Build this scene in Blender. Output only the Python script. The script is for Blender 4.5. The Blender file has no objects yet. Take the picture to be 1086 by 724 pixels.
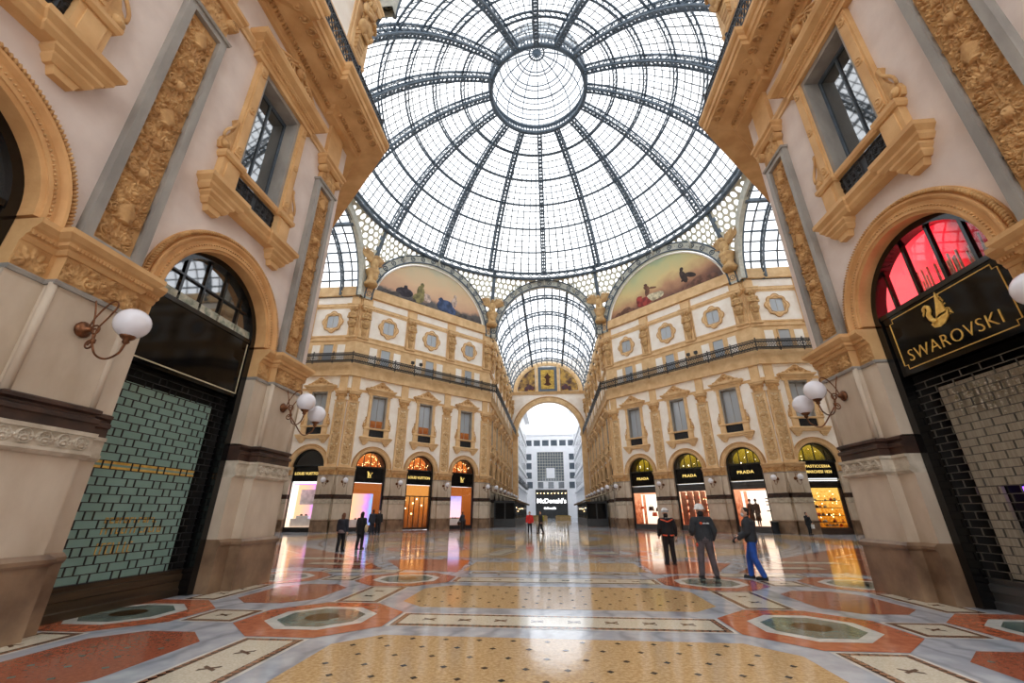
import bpy, bmesh, math, random
import numpy as np
from mathutils import Vector, Matrix, Euler
PI = math.pi
R2 = math.sqrt(.5)
rnd = random.Random(7)
SC = bpy.context.scene
COL = SC.collection

# ------------------------------------------------------------------ layout (metres)
XW = 7.4                       # half width of every arcade arm
YN, YF, DL = 11.6, 50.8, 12.2  # near octagon corner, far octagon corner, leg of the angled side
XK, YK = XW + DL, YF - DL      # far kink
YC = (YN + YF) / 2             # octagon centre
LD = DL / R2                   # length of an angled side
YE = 82.0                      # end of the far arcade
ZI, ZS, ZC, ZT = 5.55, 15.5, 24.2, 23.0   # impost, balcony floor, main cornice top, vault springing


def S(r, g, b):
    def f(c):
        c /= 255.0
        return c / 12.92 if c <= .04045 else ((c + .055) / 1.055) ** 2.4
    return (f(r), f(g), f(b), 1)


# ------------------------------------------------------------------ node helper
class NT:
    def __init__(s, name):
        s.m = bpy.data.materials.new(name); s.m.use_nodes = True
        s.t = s.m.node_tree; s.t.nodes.clear()
        s.out = s.t.nodes.new('ShaderNodeOutputMaterial')

    def n(s, typ, ins=None, **kw):
        x = s.t.nodes.new('ShaderNode' + typ)
        for k, v in kw.items():
            setattr(x, k, v)
        for k, v in (ins or {}).items():
            if isinstance(v, bpy.types.NodeSocket):
                s.t.links.new(v, x.inputs[k])
            else:
                x.inputs[k].default_value = v
        return x

    def M(s, op, a, b=0.0, c=0.0):
        return s.n('Math', {0: a, 1: b, 2: c}, operation=op).outputs[0]

    def mix(s, f, a, b):
        x = s.n('Mix', None, data_type='RGBA')
        for i, v in ((0, f), (6, a), (7, b)):
            if isinstance(v, bpy.types.NodeSocket):
                s.t.links.new(v, x.inputs[i])
            else:
                x.inputs[i].default_value = v
        return x.outputs[2]

    def ramp(s, f, stops):
        x = s.n('ValToRGB', {0: f})
        e = x.color_ramp.elements
        while len(e) < len(stops):
            e.new(.5)
        for i, (p, c) in enumerate(stops):
            e[i].position = p; e[i].color = c
        return x.outputs[0]

    def noise(s, vec, scale, detail=4, rough=.55):
        return s.n('TexNoise', {'Vector': vec, 'Scale': scale, 'Detail': detail, 'Roughness': rough}).outputs[0]

    def obj(s):
        return s.n('TexCoord').outputs['Object']

    def uv(s):
        return s.n('TexCoord').outputs['UV']

    def end(s, shader):
        s.t.links.new(shader, s.out.inputs[0]); return s.m

    def bsdf(s, col, rough=.6, metal=0, bump=None, bd=.02, ior=1.5, **extra):
        p = s.n('BsdfPrincipled', {'Base Color': col, 'Roughness': rough, 'Metallic': metal, 'IOR': ior})
        for k, v in extra.items():
            p.inputs[k].default_value = v
        if bump is not None:
            b = s.n('Bump', {'Height': bump, 'Distance': bd, 'Strength': 1})
            s.t.links.new(b.outputs[0], p.inputs['Normal'])
        return p.outputs[0]


def pm(name, c1, c2=None, scale=2.0, rough=.65, metal=0, bump=0, bscale=30, ior=1.5, contrast=(.35, .65), stretch=None):
    g = NT(name); o = g.obj()
    if stretch:
        o = g.n('Mapping', {0: o, 3: stretch}).outputs[0]
    c2 = c2 or tuple(x * .82 for x in c1[:3]) + (1,)
    f = g.noise(o, scale, 6)
    col = g.ramp(f, [(contrast[0], c2), (contrast[1], c1)])
    bp = g.noise(o, bscale, 3) if bump else None
    return g.end(g.bsdf(col, rough, metal, bp, bump, ior))


def em(name, col, strength):
    g = NT(name)
    return g.end(g.n('Emission', {0: col, 1: strength}).outputs[0])


# ------------------------------------------------------------------ materials
OCHREN = pm('warm_ochre_stucco', S(222, 181, 126), S(200, 155, 101), 1.3, .75, bump=.004, bscale=25)
OCHRE = pm('ochre_stucco', S(230, 198, 150), S(210, 172, 124), 1.3, .75, bump=.004, bscale=25)
OCHRE2 = pm('carved_ochre', S(214, 172, 116), S(178, 134, 84), 3, .8, bump=.004, bscale=60)
ORANGE = pm('deep_ochre_stucco', S(219, 171, 114), S(196, 146, 91), 1.5, .75, bump=.004, bscale=25)
TAN = pm('sandstone_ornament', S(226, 194, 146), S(194, 156, 108), 2.5, .8, bump=.004, bscale=50)
PLAST = pm('pink_white_plaster', S(228, 216, 208), S(214, 200, 192), 1.2, .85, bump=.002, bscale=18)
GROUND = pm('pale_panel_ground', S(240, 224, 192), S(224, 204, 168), 2, .8)
WHITE = pm('cream_white_plaster', S(250, 246, 238), S(240, 232, 220), 1.0, .85)
BEIGE = pm('beige_pier_stone', S(212, 198, 178), S(182, 164, 142), .9, .6, bump=.003, bscale=12, stretch=(1, 1, .5))
DADO = pm('pale_carved_stone', S(210, 200, 182), S(176, 164, 144), 4, .7, bump=.003, bscale=40)
BROWN = pm('worn_brown_marble', S(164, 136, 108), S(92, 68, 50), 1.1, .4, bump=.003, bscale=8, contrast=(.3, .7))
DARK = pm('dark_porphyry_moulding', S(74, 50, 38), S(44, 30, 24), 3, .5)
GREYB = pm('grey_marble_border', S(168, 164, 156), S(136, 132, 126), 1.6, .6, stretch=(1, 1, .4))
IRON = pm('blue_grey_painted_iron', S(92, 106, 120), S(74, 88, 100), 3, .55)
IRON2 = pm('pale_grey_painted_iron', S(206, 206, 194), S(180, 182, 172), 3, .6)
BIRON = pm('black_wrought_iron', S(42, 44, 48), S(26, 28, 32), 8, .45, metal=.4)
BLACK = pm('black_lacquer', S(14, 14, 15), S(9, 9, 10), 2, .12)
BLACKM = pm('matt_black_metal', S(24, 24, 25), S(16, 16, 17), 2, .45)
LGOLD = em('lit_gold_letters', S(250, 212, 120), .5)
GOLD = pm('gold_leaf', S(244, 204, 108), S(214, 168, 78), 12, .35, metal=.25)
BRASS = pm('aged_copper_bracket', S(136, 88, 58), S(84, 56, 38), 9, .4, metal=.8)
GLOBE = pm('opal_glass_globe', S(236, 236, 242), S(226, 226, 234), 2, .12)
STEEL = pm('grey_shutter_steel', S(104, 100, 92), S(80, 78, 72), 4, .4, metal=.5)
CREAM = pm('cream_line', S(200, 190, 160), S(180, 170, 140), 6, .5)
BRONZE = pm('brown_bronze_plinth', S(84, 68, 50), S(58, 46, 34), 2, .4, metal=.5, stretch=(.3, .3, 4))
GRAPH = pm('graphite_plinth', S(88, 88, 88), S(66, 66, 66), 2, .4, metal=.5, stretch=(.3, .3, 4))
BLIND = pm('pale_roller_blind', S(176, 168, 150), S(150, 142, 124), 2, .7, stretch=(14, 1, .4))
AWNING = pm('brown_awning_cloth', S(128, 108, 88), S(106, 88, 70), 2, .85)
KIOSK = pm('charcoal_kiosk_panel', S(52, 54, 55), S(40, 42, 43), 2, .4)
BLDG = pm('white_stone_cladding', S(246, 247, 250), S(238, 240, 244), .6, .7)
BLDG2 = pm('pale_street_facade', S(236, 236, 236), S(222, 222, 222), .6, .8)
STATUE = pm('carved_statue_stone', S(214, 180, 128), S(176, 138, 92), 2, .8, bump=.01, bscale=20)


def _pane(name, base, ior=2.2, rough=.03):
    g = NT(name)
    return g.end(g.bsdf(base, rough, ior=ior))


PANE = _pane('dark_reflecting_glass', S(44, 50, 52), 3.2)
BOARD = pm('satin_black_fascia', S(10, 10, 11), S(5, 5, 6), 2, .25, ior=1.3)
GLOSS = pm('glossy_black_fascia', S(6, 6, 7), S(3, 3, 4), 2, .06, ior=1.33)
PANE2 = _pane('pale_blind_glass', S(168, 176, 184), 1.6, .15)
PANE3 = _pane('street_window_glass', S(70, 82, 94), 1.8, .1)
PANEK = _pane('dark_cafe_glass', S(22, 24, 26), 1.3, .08)
GREENP = pm('sage_green_panel', S(150, 184, 174), S(136, 170, 160), 1.5, .22)


def _clear(name, tint=(1, 1, 1, 1), rough=.02, refl=1.5):
    g = NT(name)
    fr = g.M('MULTIPLY', g.n('Fresnel', {'IOR': refl}).outputs[0], g.M('SUBTRACT', 1.0, g.n('NewGeometry').outputs['Backfacing']))
    a = g.n('BsdfTransparent', {0: tint}).outputs[0]
    b = g.n('BsdfGlossy', {0: (1, 1, 1, 1), 'Roughness': rough}).outputs[0]
    return g.end(g.n('MixShader', {0: fr, 1: a, 2: b}).outputs[0])


CLEAR = _clear('clear_shop_glass')


def roof_glass(name, nu, nv, lw, lh, tint, white=.1, line=S(98, 104, 110)):
    """glass with a grid of thin glazing bars laid on the panel's own UV"""
    g = NT(name)
    uv = g.n('SeparateXYZ', {0: g.uv()})
    u = g.M('PINGPONG', g.M('MULTIPLY', uv.outputs[0], nu), .5)
    v = g.M('PINGPONG', g.M('MULTIPLY', uv.outputs[1], nv), .5)
    bar = g.M('MAXIMUM', g.M('LESS_THAN', u, lw), g.M('LESS_THAN', v, lh))
    gl = g.n('MixShader', {0: white, 1: g.n('BsdfTransparent', {0: tint}).outputs[0], 2: g.n('BsdfTranslucent', {0: (.9, .9, .9, 1)}).outputs[0]}).outputs[0]
    return g.end(g.n('MixShader', {0: bar, 1: gl, 2: g.bsdf(line, .6)}).outputs[0])


def lattice(name, sc, r, col):
    g = NT(name)
    uv = g.n('SeparateXYZ', {0: g.uv()})
    u, v = g.M('MULTIPLY', uv.outputs[0], sc), g.M('MULTIPLY', uv.outputs[1], sc / 1.732)

    def cell(du, dv):
        a = g.M('SUBTRACT', g.M('FRACT', g.M('ADD', u, du)), .5)
        b = g.M('MULTIPLY', g.M('SUBTRACT', g.M('FRACT', g.M('ADD', v, dv)), .5), 1.732)
        return g.M('SQRT', g.M('ADD', g.M('MULTIPLY', a, a), g.M('MULTIPLY', b, b)))
    d = g.M('MINIMUM', cell(0, 0), cell(.5, .5))
    hole = g.M('LESS_THAN', d, r)
    return g.end(g.n('MixShader', {0: hole, 1: g.bsdf(col, .6), 2: g.n('BsdfTransparent', {0: (.96, .97, .95, 1)}).outputs[0]}).outputs[0])


DOMEG = roof_glass('dome_glass', 7, 4, .075, .07, (.95, .97, .98, 1))
LANTG = roof_glass('lantern_glass', 2, 4, .06, .09, (.95, .97, .98, 1))
VAULTG = roof_glass('vault_glass', 1, 1, .075, .07, (.93, .95, .97, 1), .12, S(84, 92, 100))
LATT = lattice('pierced_rosette_panel', 1.35, .345, S(214, 212, 192))

# floor stones
def fm(name, c1, c2, scale=18, rough=.075, contrast=(.4, .62), vein=None, fleck=None):
    g = NT(name); o = g.obj()
    col = g.ramp(g.noise(o, scale, 5), [(contrast[0], c2), (contrast[1], c1)])
    if vein:
        w = g.n('TexWave', {0: o, 'Scale': .5, 'Distortion': 9.0, 'Detail': 4.0, 'Detail Scale': 1.2})
        col = g.mix(g.M('MULTIPLY', g.M('POWER', w.outputs[1], 6.0), .6), col, vein)
    if fleck:
        vo = g.n('TexVoronoi', {0: o, 'Scale': 34.0})
        col = g.mix(g.M('MULTIPLY', g.M('LESS_THAN', vo.outputs[0], .18), .55), col, fleck)
    rr = g.n('MapRange', {0: g.noise(o, 1.1, 4), 1: .3, 2: .7, 3: rough * .6, 4: rough * 1.7}).outputs[0]
    bp = g.noise(o, 5, 3)
    return g.end(g.bsdf(col, rr, 0, bp, .0015, 1.43))


F_GREY = fm('blue_grey_floor_marble', S(192, 197, 204), S(168, 173, 182), 2.2, vein=S(130, 135, 144))
F_BEIGE = fm('beige_terrazzo', S(210, 178, 130), S(184, 148, 102), 22, fleck=S(226, 202, 160))
F_RED = fm('red_terrazzo', S(172, 100, 74), S(148, 82, 60), 22, contrast=(.3, .7), fleck=S(186, 130, 100))
F_ORNG = fm('orange_red_marble', S(196, 114, 80), S(174, 94, 64), 7)
F_CREAM = fm('cream_mosaic', S(222, 214, 194), S(204, 194, 172), 40)
F_WHITE = fm('white_marble_fillet', S(226, 224, 216), S(206, 204, 198), 5)
F_GREEN = fm('grey_green_marble', S(120, 136, 126), S(92, 108, 102), 3)
F_GOLD = fm('brown_mosaic_centre', S(66, 48, 20), S(26, 18, 10), 60)
F_BLK = fm('black_inlay', S(40, 42, 48), S(28, 30, 34), 9)
F_DBR = fm('dark_brown_inlay', S(92, 58, 40), S(66, 42, 32), 30)


def _check():
    g = NT('checked_mosaic_border')
    o = g.n('Mapping', {0: g.obj(), 2: (0, 0, PI / 4)}).outputs[0]
    c = g.n('TexChecker', {0: o, 1: S(158, 116, 90), 2: S(58, 36, 28), 3: 13.0}).outputs[0]
    return g.end(g.bsdf(c, .12))


F_CHECK = _check()


# ------------------------------------------------------------------ mesh builder
class MB:
    def __init__(s):
        s.v, s.f, s.m, s.s, s.uv = [], [], [], [], {}

    def add(s, vs, fs, m=0, smooth=False, uvs=None):
        b = len(s.v)
        s.v += [tuple(map(float, p)) for p in vs]
        for k, f in enumerate(fs):
            if uvs:
                s.uv[len(s.f)] = uvs[k]
            s.f.append([i + b for i in f]); s.m.append(m); s.s.append(smooth)
        return s

    def box(s, x0, x1, y0, y1, z0, z1, m=0):
        vs = [(x, y, z) for z in (z0, z1) for y in (y0, y1) for x in (x0, x1)]
        return s.add(vs, [(0, 2, 3, 1), (4, 5, 7, 6), (0, 1, 5, 4), (2, 6, 7, 3), (0, 4, 6, 2), (1, 3, 7, 5)], m)

    def plate(s, poly, o0, o1, m=0):
        """polygon in the (along, up) plane, thick from o0 to o1"""
        n = len(poly)
        vs = [(p[0], o0, p[1]) for p in poly] + [(p[0], o1, p[1]) for p in poly]
        fs = [list(range(n)), list(range(2 * n - 1, n - 1, -1))] + [(i, i + n, (i + 1) % n + n, (i + 1) % n) for i in range(n)]
        return s.add(vs, fs, m)

    def flat(s, poly, z0, z1, m=0):
        n = len(poly)
        vs = [(p[0], p[1], z0) for p in poly] + [(p[0], p[1], z1) for p in poly]
        fs = [list(range(n - 1, -1, -1)), list(range(n, 2 * n))] + [(i, (i + 1) % n, (i + 1) % n + n, i + n) for i in range(n)]
        return s.add(vs, fs, m)

    def sweep(s, prof, path, m=0, closed=False, side=1, caps=True):
        """profile (out, up) along a plan path; out is to the left of the path (side=1)"""
        P = [Vector(p[:2]) for p in path]; n = len(P); k = len(prof); vs = []
        for i in range(n):
            d0 = (P[i] - P[i - 1]).normalized() if i or closed else None
            d1 = (P[(i + 1) % n] - P[i]).normalized() if i < n - 1 or closed else None
            d0, d1 = d0 or d1, d1 or d0
            n0, n1 = Vector((-d0.y, d0.x)), Vector((-d1.y, d1.x))
            b = (n0 + n1); b = b / max(.25, b.dot(n0)) if b.length > 1e-6 else n0
            for (o, z) in prof:
                q = P[i] + b * o * side; vs.append((q.x, q.y, z))
        fs = []
        for i in range(n if closed else n - 1):
            j = (i + 1) % n
            for a in range(k):
                c = (a + 1) % k
                fs.append((i * k + a, i * k + c, j * k + c, j * k + a))
        if caps and not closed:
            fs += [list(range(k)), list(range((n - 1) * k, n * k))]
        return s.add(vs, fs, m)

    def tube(s, pts, r, n=6, m=0, closed=False, smooth=True):
        P = [Vector(p) for p in pts]; N = len(P); vs = []; up = None
        for i in range(N):
            a = P[(i - 1) % N] if closed or i else P[i]; b = P[(i + 1) % N] if closed or i < N - 1 else P[i]
            t = (b - a).normalized()
            if up is None:
                up = Vector((0, 0, 1)) if abs(t.z) < .9 else Vector((1, 0, 0))
            x = t.cross(up).normalized(); up = x.cross(t).normalized()
            rr = r[i] if isinstance(r, (list, tuple)) else r
            for k in range(n):
                c = 2 * PI * k / n + PI / n
                vs.append(P[i] + x * math.cos(c) * rr + up * math.sin(c) * rr)
        fs = []
        for i in range(N if closed else N - 1):
            j = (i + 1) % N
            for k in range(n):
                fs.append((i * n + k, i * n + (k + 1) % n, j * n + (k + 1) % n, j * n + k))
        if not closed:
            fs += [list(range(n))[::-1], list(range((N - 1) * n, N * n))]
        return s.add(vs, fs, m, smooth)

    def lathe(s, prof, c=(0, 0, 0), n=14, m=0, axis='z', smooth=True):
        vs = []; k = len(prof)
        for i in range(n):
            a = 2 * PI * i / n
            for (r, h) in prof:
                x, y = r * math.cos(a), r * math.sin(a)
                p = (x, y, h) if axis == 'z' else ((x, h, y) if axis == 'y' else (h, x, y))
                vs.append((c[0] + p[0], c[1] + p[1], c[2] + p[2]))
        fs = [(i * k + a, ((i + 1) % n) * k + a, ((i + 1) % n) * k + a + 1, i * k + a + 1) for i in range(n) for a in range(k - 1)]
        return s.add(vs, fs, m, smooth)

    def ell(s, c, r, n=10, m=0, rot=None):
        if not isinstance(r, (tuple, list)):
            r = (r, r, r)
        M = Euler(rot).to_matrix() if rot else None
        h = max(4, n // 2 + 1); vs = []; fs = []
        for j in range(h + 1):
            t = PI * j / h
            for i in range(n):
                a = 2 * PI * i / n
                p = Vector((r[0] * math.sin(t) * math.cos(a), r[1] * math.sin(t) * math.sin(a), r[2] * math.cos(t)))
                if M:
                    p = M @ p
                vs.append((c[0] + p.x, c[1] + p.y, c[2] + p.z))
        for j in range(h):
            for i in range(n):
                fs.append((j * n + i, (j + 1) * n + i, (j + 1) * n + (i + 1) % n, j * n + (i + 1) % n))
        return s.add(vs, fs, m, True)

    def cap(s, a, ra, b, rb, n=10, m=0):
        """tapered limb with rounded ends"""
        a, b = Vector(a), Vector(b); d = b - a; L = d.length
        pts = []; rs = []
        u = d / L if L > 1e-6 else Vector((0, 0, 1))
        for t in (-.98, -.8, -.45, 0):
            pts.append(a + u * ra * t); rs.append(ra * math.sqrt(1 - t * t))
        for t in (0, .45, .8, .98):
            pts.append(b + u * rb * t); rs.append(rb * math.sqrt(1 - t * t))
        return s.tube(pts, rs, n, m)

    def arc(s, prof, c, a0=0, a1=PI, n=32, m=0, ry=1.0):
        """profile (radius, out) turned about centre c in the (along, up) plane"""
        k = len(prof); vs = []
        for i in range(n + 1):
            a = a0 + (a1 - a0) * i / n
            for (r, o) in prof:
                vs.append((c[0] + r * math.cos(a), o, c[1] + r * ry * math.sin(a)))
        fs = [(i * k + a, i * k + (a + 1) % k, (i + 1) * k + (a + 1) % k, (i + 1) * k + a) for i in range(n) for a in range(k)]
        fs += [list(range(k)), list(range(n * k, (n + 1) * k))]
        return s.add(vs, fs, m)

    def merge(s, o, dx=0, dy=0, dz=0, mirror=False, m=None):
        b = len(s.v)
        s.v += [((-x if mirror else x) + dx, y + dy, z + dz) for x, y, z in o.v]
        for k, f in enumerate(o.f):
            if k in o.uv:
                s.uv[len(s.f)] = o.uv[k]
            s.f.append([i + b for i in f]); s.m.append(o.m[k] if m is None else m); s.s.append(o.s[k])
        return s

    def build(s, name, mats, parent=None, recalc=True):
        me = bpy.data.meshes.new(name)
        me.from_pydata(s.v, [], s.f)
        mats = mats if isinstance(mats, (list, tuple)) else [mats]
        for x in mats:
            me.materials.append(x)
        me.polygons.foreach_set('material_index', s.m)
        if recalc:
            b = bmesh.new(); b.from_mesh(me); bmesh.ops.recalc_face_normals(b, faces=b.faces); b.to_mesh(me); b.free()
        me.polygons.foreach_set('use_smooth', s.s)
        if s.uv:
            ul = me.uv_layers.new(name='UVMap')
            for p in me.polygons:
                u = s.uv.get(p.index)
                if u:
                    vi = {s.f[p.index][i]: u[i] for i in range(len(u))}
                    for li in p.loop_indices:
                        ul.data[li].uv = vi[me.loops[li].vertex_index]
        me.update()
        o = bpy.data.objects.new(name, me); COL.objects.link(o)
        if parent is not None:
            o.parent = parent
        return o


def tag(o, label=None, cat=None, group=None, kind=None):
    if label: o['label'] = label
    if cat: o['category'] = cat
    if group: o['group'] = group
    if kind: o['kind'] = kind
    return o


def thing(name, label, cat, group=None, kind=None, loc=(0, 0, 0), rz=0.0):
    o = bpy.data.objects.new(name, None); COL.objects.link(o)
    o.empty_display_size = .2; o.location = loc; o.rotation_euler = (0, 0, rz)
    return tag(o, label, cat, group, kind)


class Frame:
    """a wall line: s runs along it, o out of it into the hall"""
    def __init__(f, ox, oy, tx, ty):
        l = math.hypot(tx, ty); f.o = Vector((ox, oy)); f.t = Vector((tx / l, ty / l)); f.n = Vector((-f.t.y, f.t.x))
        f.a = math.atan2(f.t.y, f.t.x)

    def p(f, s, o=0.0):
        q = f.o + f.t * s + f.n * o; return (q.x, q.y)

    def put(f, ob, s, o=0.0, z=0.0):
        x, y = f.p(s, o); ob.location = (x, y, z); ob.rotation_euler = (0, 0, f.a); return ob


class Kind:
    """one modelled kind; every further one is a copy of the thing and its parts"""
    def __init__(k, make):
        k.make, k.proto = make, None

    def at(k, fr, s, label, o=0.0, z=0.0, group=None, name=None):
        if k.proto is None:
            k.proto = ob = k.make()
            k.kids = None
        else:
            if k.kids is None:
                k.kids = {}
                for x in bpy.data.objects:
                    if x.parent is not None:
                        k.kids.setdefault(x.parent.name, []).append(x)

            def cp(a, par):
                c = a.copy(); COL.objects.link(c); c.parent = par
                for ch in k.kids.get(a.name, ()):
                    cp(ch, c)
                return c
            ob = cp(k.proto, None)
        if name: ob.name = name
        ob['label'] = label
        if group: ob['group'] = group
        return fr.put(ob, s, o, z)


# ------------------------------------------------------------------ carved relief: a height field drawn with leaves, scrolls and rosettes
class Relief:
    def __init__(s, w, h, res):
        s.w, s.h = w, h
        s.nx, s.nz = max(4, int(w / res)), max(4, int(h / res))
        s.X, s.Z = np.meshgrid(np.linspace(-w / 2, w / 2, s.nx + 1), np.linspace(0, h, s.nz + 1))
        s.H = np.zeros_like(s.X)

    def _box(s, x, z, r):
        i0, i1 = np.searchsorted(s.X[0], [x - r, x + r]); j0, j1 = np.searchsorted(s.Z[:, 0], [z - r, z + r])
        return slice(j0, j1), slice(i0, i1)

    def ell(s, x, z, a, b, ang=0, amp=.03, groove=0, sym=True):
        if sym and abs(x) > 1e-4:
            s.ell(-x, z, a, b, PI - ang, amp, groove, False)
        k = s._box(x, z, max(a, b)); X, Z = s.X[k] - x, s.Z[k] - z
        c, n = math.cos(ang), math.sin(ang)
        u, v = (X * c + Z * n) / a, (-X * n + Z * c) / b
        d = u * u + v * v
        h = amp * np.sqrt(np.clip(1 - d, 0, 1))
        if groove:
            h = h * (1 - groove * np.exp(-(v * 4) ** 2)) * (.82 + .18 * np.cos(u * 9 + np.abs(v) * 3))
        s.H[k] = np.maximum(s.H[k], h)

    def leaf(s, x, z, ang, L, W, amp=.03, sym=True):
        s.ell(x + math.cos(ang) * L / 2, z + math.sin(ang) * L / 2, L / 2, W / 2, ang, amp, .45, sym)

    def stroke(s, pts, r, amp=.03, sym=True):
        for (x, z) in pts:
            for q in ((x, -x) if sym else (x,)):
                k = s._box(q, z, r); d = ((s.X[k] - q) ** 2 + (s.Z[k] - z) ** 2) / (r * r)
                s.H[k] = np.maximum(s.H[k], amp * np.sqrt(np.clip(1 - d, 0, 1)))

    def spiral(s, x, z, r, turns=1.6, a0=0, cw=1, w=.02, amp=.03, sym=True):
        n = int(40 * turns)
        s.stroke([(x + r * (1 - .85 * i / n) * math.cos(a0 + cw * 2 * PI * turns * i / n), z + r * (1 - .85 * i / n) * math.sin(a0 + cw * 2 * PI * turns * i / n)) for i in range(n)], w, amp, sym)
        s.ell(x, z, w * 1.5, w * 1.5, 0, amp * 1.1, 0, sym)

    def rosette(s, x, z, r, n=6, amp=.04, sym=True):
        for i in range(n):
            a = 2 * PI * i / n + .3
            s.leaf(x, z, a, r, r * .62, amp * .8, False)
            if sym and abs(x) > 1e-4:
                s.leaf(-x, z, PI - a, r, r * .62, amp * .8, False)
        s.ell(x, z, r * .3, r * .3, 0, amp * 1.2, 0, sym)

    def fan(s, x, z, r, n=7, a0=.1 * PI, a1=.9 * PI, amp=.035, sym=True):
        for i in range(n):
            a = a0 + (a1 - a0) * i / (n - 1)
            s.leaf(x, z, a, r * (.75 + .25 * math.sin(PI * i / (n - 1))), r * .2, amp, False)
            if sym and abs(x) > 1e-4:
                s.leaf(-x, z, PI - a, r * .9, r * .2, amp, False)

    def vase(s, z, h, w, amp=.05):
        n = 14
        for i in range(n):
            t = i / (n - 1); r = w * (.25 + .75 * math.sin(PI * (.15 + .7 * t)) ** 2) * .5
            s.ell(0, z + h * t, r, h / n * 1.1, 0, amp)
        s.ell(0, z + h, w * .55, h * .09, 0, amp); s.ell(0, z, w * .3, h * .09, 0, amp)

    def mesh(s, base=0.0, m=0, low=None):
        mb = MB(); nx, nz = s.nx, s.nz
        vs = np.stack([s.X, s.H + base, s.Z], -1).reshape(-1, 3)
        fs = [(j * (nx + 1) + i, j * (nx + 1) + i + 1, (j + 1) * (nx + 1) + i + 1, (j + 1) * (nx + 1) + i) for j in range(nz) for i in range(nx)]
        mb.v = [tuple(p) for p in vs.tolist()]; mb.f = [list(f) for f in fs]; mb.m = [m] * len(fs)
        if low is not None:
            q = np.maximum(np.maximum(s.H[:-1, :-1], s.H[1:, :-1]), np.maximum(s.H[:-1, 1:], s.H[1:, 1:])).reshape(-1)
            mb.m = np.where(q < .012, low, m).tolist()
        mb.s = [True] * len(fs)
        return mb


def arabesque(w, h, res, seed, amp=1.0):
    """candelabra ornament of a pilaster: vases, masks, scrolls, leaves and rosettes climbing a stem"""
    r = random.Random(seed); R = Relief(w, h, res); W = w / 2
    R.stroke([(0, z) for z in np.arange(0, h, .015)], .022, .02)
    z = .08; k = 0
    while z < h - .35:
        t = k % 5
        if t == 0:
            R.fan(0, z, W * .95, 7, .03 * PI, .97 * PI, .045); R.spiral(W * .55, z + .16, W * .3, 1.5, -PI / 2, 1, .022, .04)
            for i in range(4): R.leaf(W * .2, z + .05 + .06 * i, .6 + .2 * i, W * .8, .07, .04)
            z += .46
        elif t == 1:
            R.vase(z, .36, W * 1.1, .07); R.leaf(W * .25, z + .34, .5, W * .75, .09, .05); R.spiral(W * .62, z + .14, W * .28, 1.4, PI, -1, .02, .045)
            R.ell(W * .45, z + .32, .05, .04, 0, .05); z += .42
        elif t == 2:
            R.rosette(0, z + .18, W * .5, 7, .06); R.rosette(W * .66, z + .3, W * .28, 6, .05); R.rosette(W * .66, z + .05, W * .25, 6, .05)
            for a in (-.5, .1, .7, 1.1): R.leaf(W * .3, z + .18, a, W * .62, .08, .04)
            z += .42
        elif t == 3:
            R.ell(0, z + .22, W * .3, .13, 0, .08); R.ell(0, z + .2, .025, .06, 0, .1); R.ell(W * .12, z + .25, .02, .015, 0, .095)
            R.fan(0, z + .3, W * .6, 7, .05 * PI, .95 * PI, .05); R.spiral(W * .6, z + .22, W * .32, 1.7, PI / 2, 1, .022, .045)
            R.leaf(W * .2, z + .06, -.3, W * .75, .1, .05); z += .5
        else:
            for i in range(5):
                R.leaf(.02, z + .05 + .09 * i, .25 + .1 * (i % 3), W * (.9 - .1 * i), .085, .045)
                R.ell(W * (.8 - .1 * i), z + .12 + .09 * i, .03, .03, 0, .05)
            R.ell(0, z + .45, .07, .06, 0, .07); z += .52
        k += 1
    for _ in range(int(h * 12)):      # small curling tendrils
        x, zz = r.uniform(.06, W * .85), r.uniform(.1, h - .12)
        R.spiral(x, zz, r.uniform(.03, .06), 1.3, r.uniform(0, 6), r.choice((1, -1)), .011, .045)
    for _ in range(int(h * 26)):
        x, zz = r.uniform(.03, W * .92), r.uniform(.05, h - .05)
        R.ell(x, zz, r.uniform(.015, .05), r.uniform(.012, .028), r.uniform(0, 3), r.uniform(.025, .06), .3)
    e = np.minimum(np.minimum(W - np.abs(R.X), R.Z), h - R.Z)
    R.H *= np.clip(e / .02, 0, 1) * amp
    return R


# ------------------------------------------------------------------ facade pieces, each in (along, out, up) of its wall
def ring(cx, cz, r, n=16, a0=0, a1=2 * PI, rx=1.0):
    return [(cx + r * rx * math.cos(a0 + (a1 - a0) * i / n), cz + r * math.sin(a0 + (a1 - a0) * i / n)) for i in range(n + (1 if a1 - a0 < 2 * PI - .01 else 0))]


def lay(z0, z1, o=0.0):
    return [(-.5, z0), (o, z0), (o, z1), (-.5, z1)]


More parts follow.
